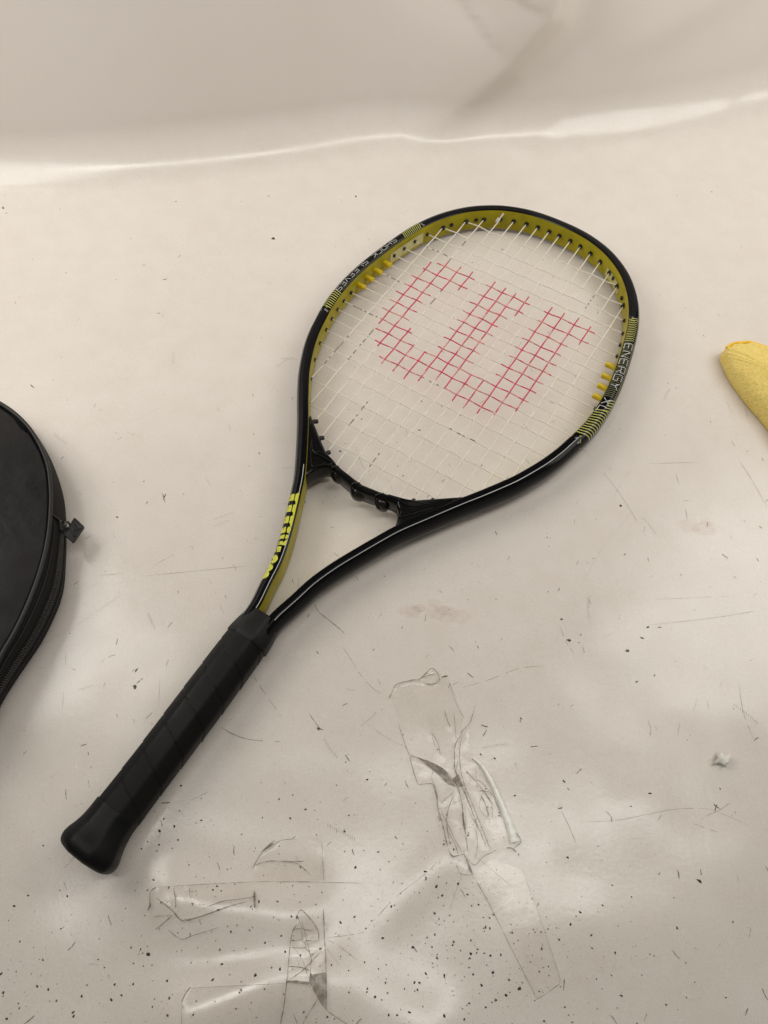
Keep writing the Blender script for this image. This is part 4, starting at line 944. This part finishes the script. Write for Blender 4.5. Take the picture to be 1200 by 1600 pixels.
# ------------------------------------------------------------------ leftover clear tape
FOLD_EDGE = D['fold_edge']
def inside(p, poly):
    c = False; j = len(poly)-1
    for i in range(len(poly)):
        if (poly[i][1] > p[1]) != (poly[j][1] > p[1]) and p[0] < (poly[j][0]-poly[i][0])*(p[1]-poly[i][1])/(poly[j][1]-poly[i][1]) + poly[i][0]: c = not c
        j = i
    return c
for ti, (label, poly, creases, dirt) in enumerate(D['tapes']):
    P = [U(p) for p in poly]; cx = sum(p[0] for p in P)/len(P); cy = sum(p[1] for p in P)/len(P)
    CRS = [(w_, [U(p) for p in c]) for w_, c in creases]
    if ti in (1, 2, 3, 4):      # finer crumpling between the main folds
        for q in range((16, 18, 10, 10)[ti-1]):
            for tr_ in range(40):
                px_, py_ = rnd.uniform(min(p[0] for p in P), max(p[0] for p in P)), rnd.uniform(min(p[1] for p in P), max(p[1] for p in P))
                if inside((px_, py_), P): break
            a_ = rnd.gauss(2.0, .7); l_ = rnd.uniform(.006, .016)
            mid_ = (px_ + rnd.uniform(-.002, .002), py_ + rnd.uniform(-.002, .002))
            c_ = [(px_ - math.cos(a_)*l_, py_ - math.sin(a_)*l_), mid_, (px_ + math.cos(a_+rnd.uniform(-.7, .7))*l_, py_ + math.sin(a_)*l_)]
            if all(inside(z_, P) for z_ in c_): CRS.append((rnd.choice([2.5, 3, 4.5, 6]), c_))
    amp = (.00012, .0011, .0008, .0006, .0005, .0003, .00012, .00015)[ti]
    def tz(x, y, lift=0):
        z = sheet_z(x, y) + .00028 + .00006*ti
        z += amp*(.5 + .5*noise.noise(Vector((x*60, y*60, ti*5.1)))) + amp*.5*noise.noise(Vector((x*170, y*170, ti*3.3)))**2
        for w_, c in CRS:
            if w_ < 5: continue
            d = min(seg_dist((x, y), a, b)[0] for a, b in zip(c, c[1:])); z += .0007*min(1.4, w_/8)*math.exp(-(d/.0016)**2)
        return z + lift
    bm = bmesh.new(); vs_ = [bm.verts.new((a, b, 0)) for a, b in P]; bm.faces.new(vs_)
    xs_ = [p[0] for p in P]; ys_ = [p[1] for p in P]; st = .0022
    for axis, lo_, hi_ in ((0, min(xs_), max(xs_)), (1, min(ys_), max(ys_))):
        v = lo_ + st
        while v < hi_:
            bmesh.ops.bisect_plane(bm, geom=bm.verts[:]+bm.edges[:]+bm.faces[:], plane_co=(v, v, 0), plane_no=((1, 0, 0), (0, 1, 0))[axis]); v += st
    mb = MB(); bm.verts.index_update()
    mb.add([(v.co.x, v.co.y, tz(v.co.x, v.co.y)) for v in bm.verts], [tuple(v.index for v in f.verts) for f in bm.faces]); bm.free()
    for k_, f_ in enumerate(mb.f):
        a_, b_, c_ = (Vector(mb.v[q]) for q in f_[:3])
        if (b_-a_).cross(c_-a_).z < 0: mb.f[k_] = tuple(reversed(f_))
    t_o = mb.build('tape_strip', M_TAPE, None, loc=(cx, cy, 0))
    tag(t_o, label, 'tape', 'old clear tape stuck to the sheet')
    mb = MB()
    for w_, c in CRS:
        c2 = catmull(c, 6); L_ = []; R_ = []; n = len(c2)
        for i, q in enumerate(c2):
            a = c2[max(0, i-1)]; b = c2[min(n-1, i+1)]; dx, dy = b[0]-a[0], b[1]-a[1]; l = math.hypot(dx, dy) or 1e-9
            h = w_*.000062*(.45 + .9*abs(noise.noise(Vector((q[0]*240, q[1]*240, ti)))))
            h *= min(1, .3 + 5*min(i, n-1-i)/n)
            L_.append((q[0]-dy/l*h, q[1]+dx/l*h, tz(*q, .00015))); R_.append((q[0]+dy/l*h, q[1]-dx/l*h, tz(*q, .00015)))
        mb.add(L_+R_, [(n+i, n+i+1, i+1, i) for i in range(n-1)])
    mb.build('fold_crease', M_CREASE, t_o, loc=(cx, cy, 0), smooth=False)
    for dp in dirt:
        Q = [U(p) for p in dp]; mb = MB()
        bm = bmesh.new(); bm.faces.new([bm.verts.new((a, b, 0)) for a, b in Q]); bmesh.ops.triangulate(bm, faces=bm.faces[:]); bmesh.ops.subdivide_edges(bm, edges=bm.edges[:], cuts=3, use_grid_fill=True); bm.verts.index_update()
        mb.add([(v.co.x, v.co.y, tz(v.co.x, v.co.y, .0001)) for v in bm.verts], [tuple(v.index for v in f.verts) for f in bm.faces]); bm.free()
        mb.build('trapped_dirt', M_FILM, t_o, loc=(cx, cy, 0))
    if ti == 2:
        E_ = catmull([U(p) for p in FOLD_EDGE], 6); mb = MB(); rows = []
        for i, q in enumerate(E_):
            a = E_[max(0, i-1)]; b = E_[min(len(E_)-1, i+1)]; dx, dy = b[0]-a[0], b[1]-a[1]; l = math.hypot(dx, dy) or 1e-9
            h = .0009 + .0021*i/len(E_) + .0004*noise.noise(Vector((q[0]*200, q[1]*200, 3)))
            rows.append([(q[0]-dy/l*h*f, q[1]+dx/l*h*f, tz(q[0], q[1], .0003) + .0011*(1-f*f)) for f in (-1, -.5, 0, .5, 1)])
        mb.loft(rows, closed=False, cap=False)
        mb.build('folded_edge', M_FOLDED, t_o, loc=(cx, cy, 0))
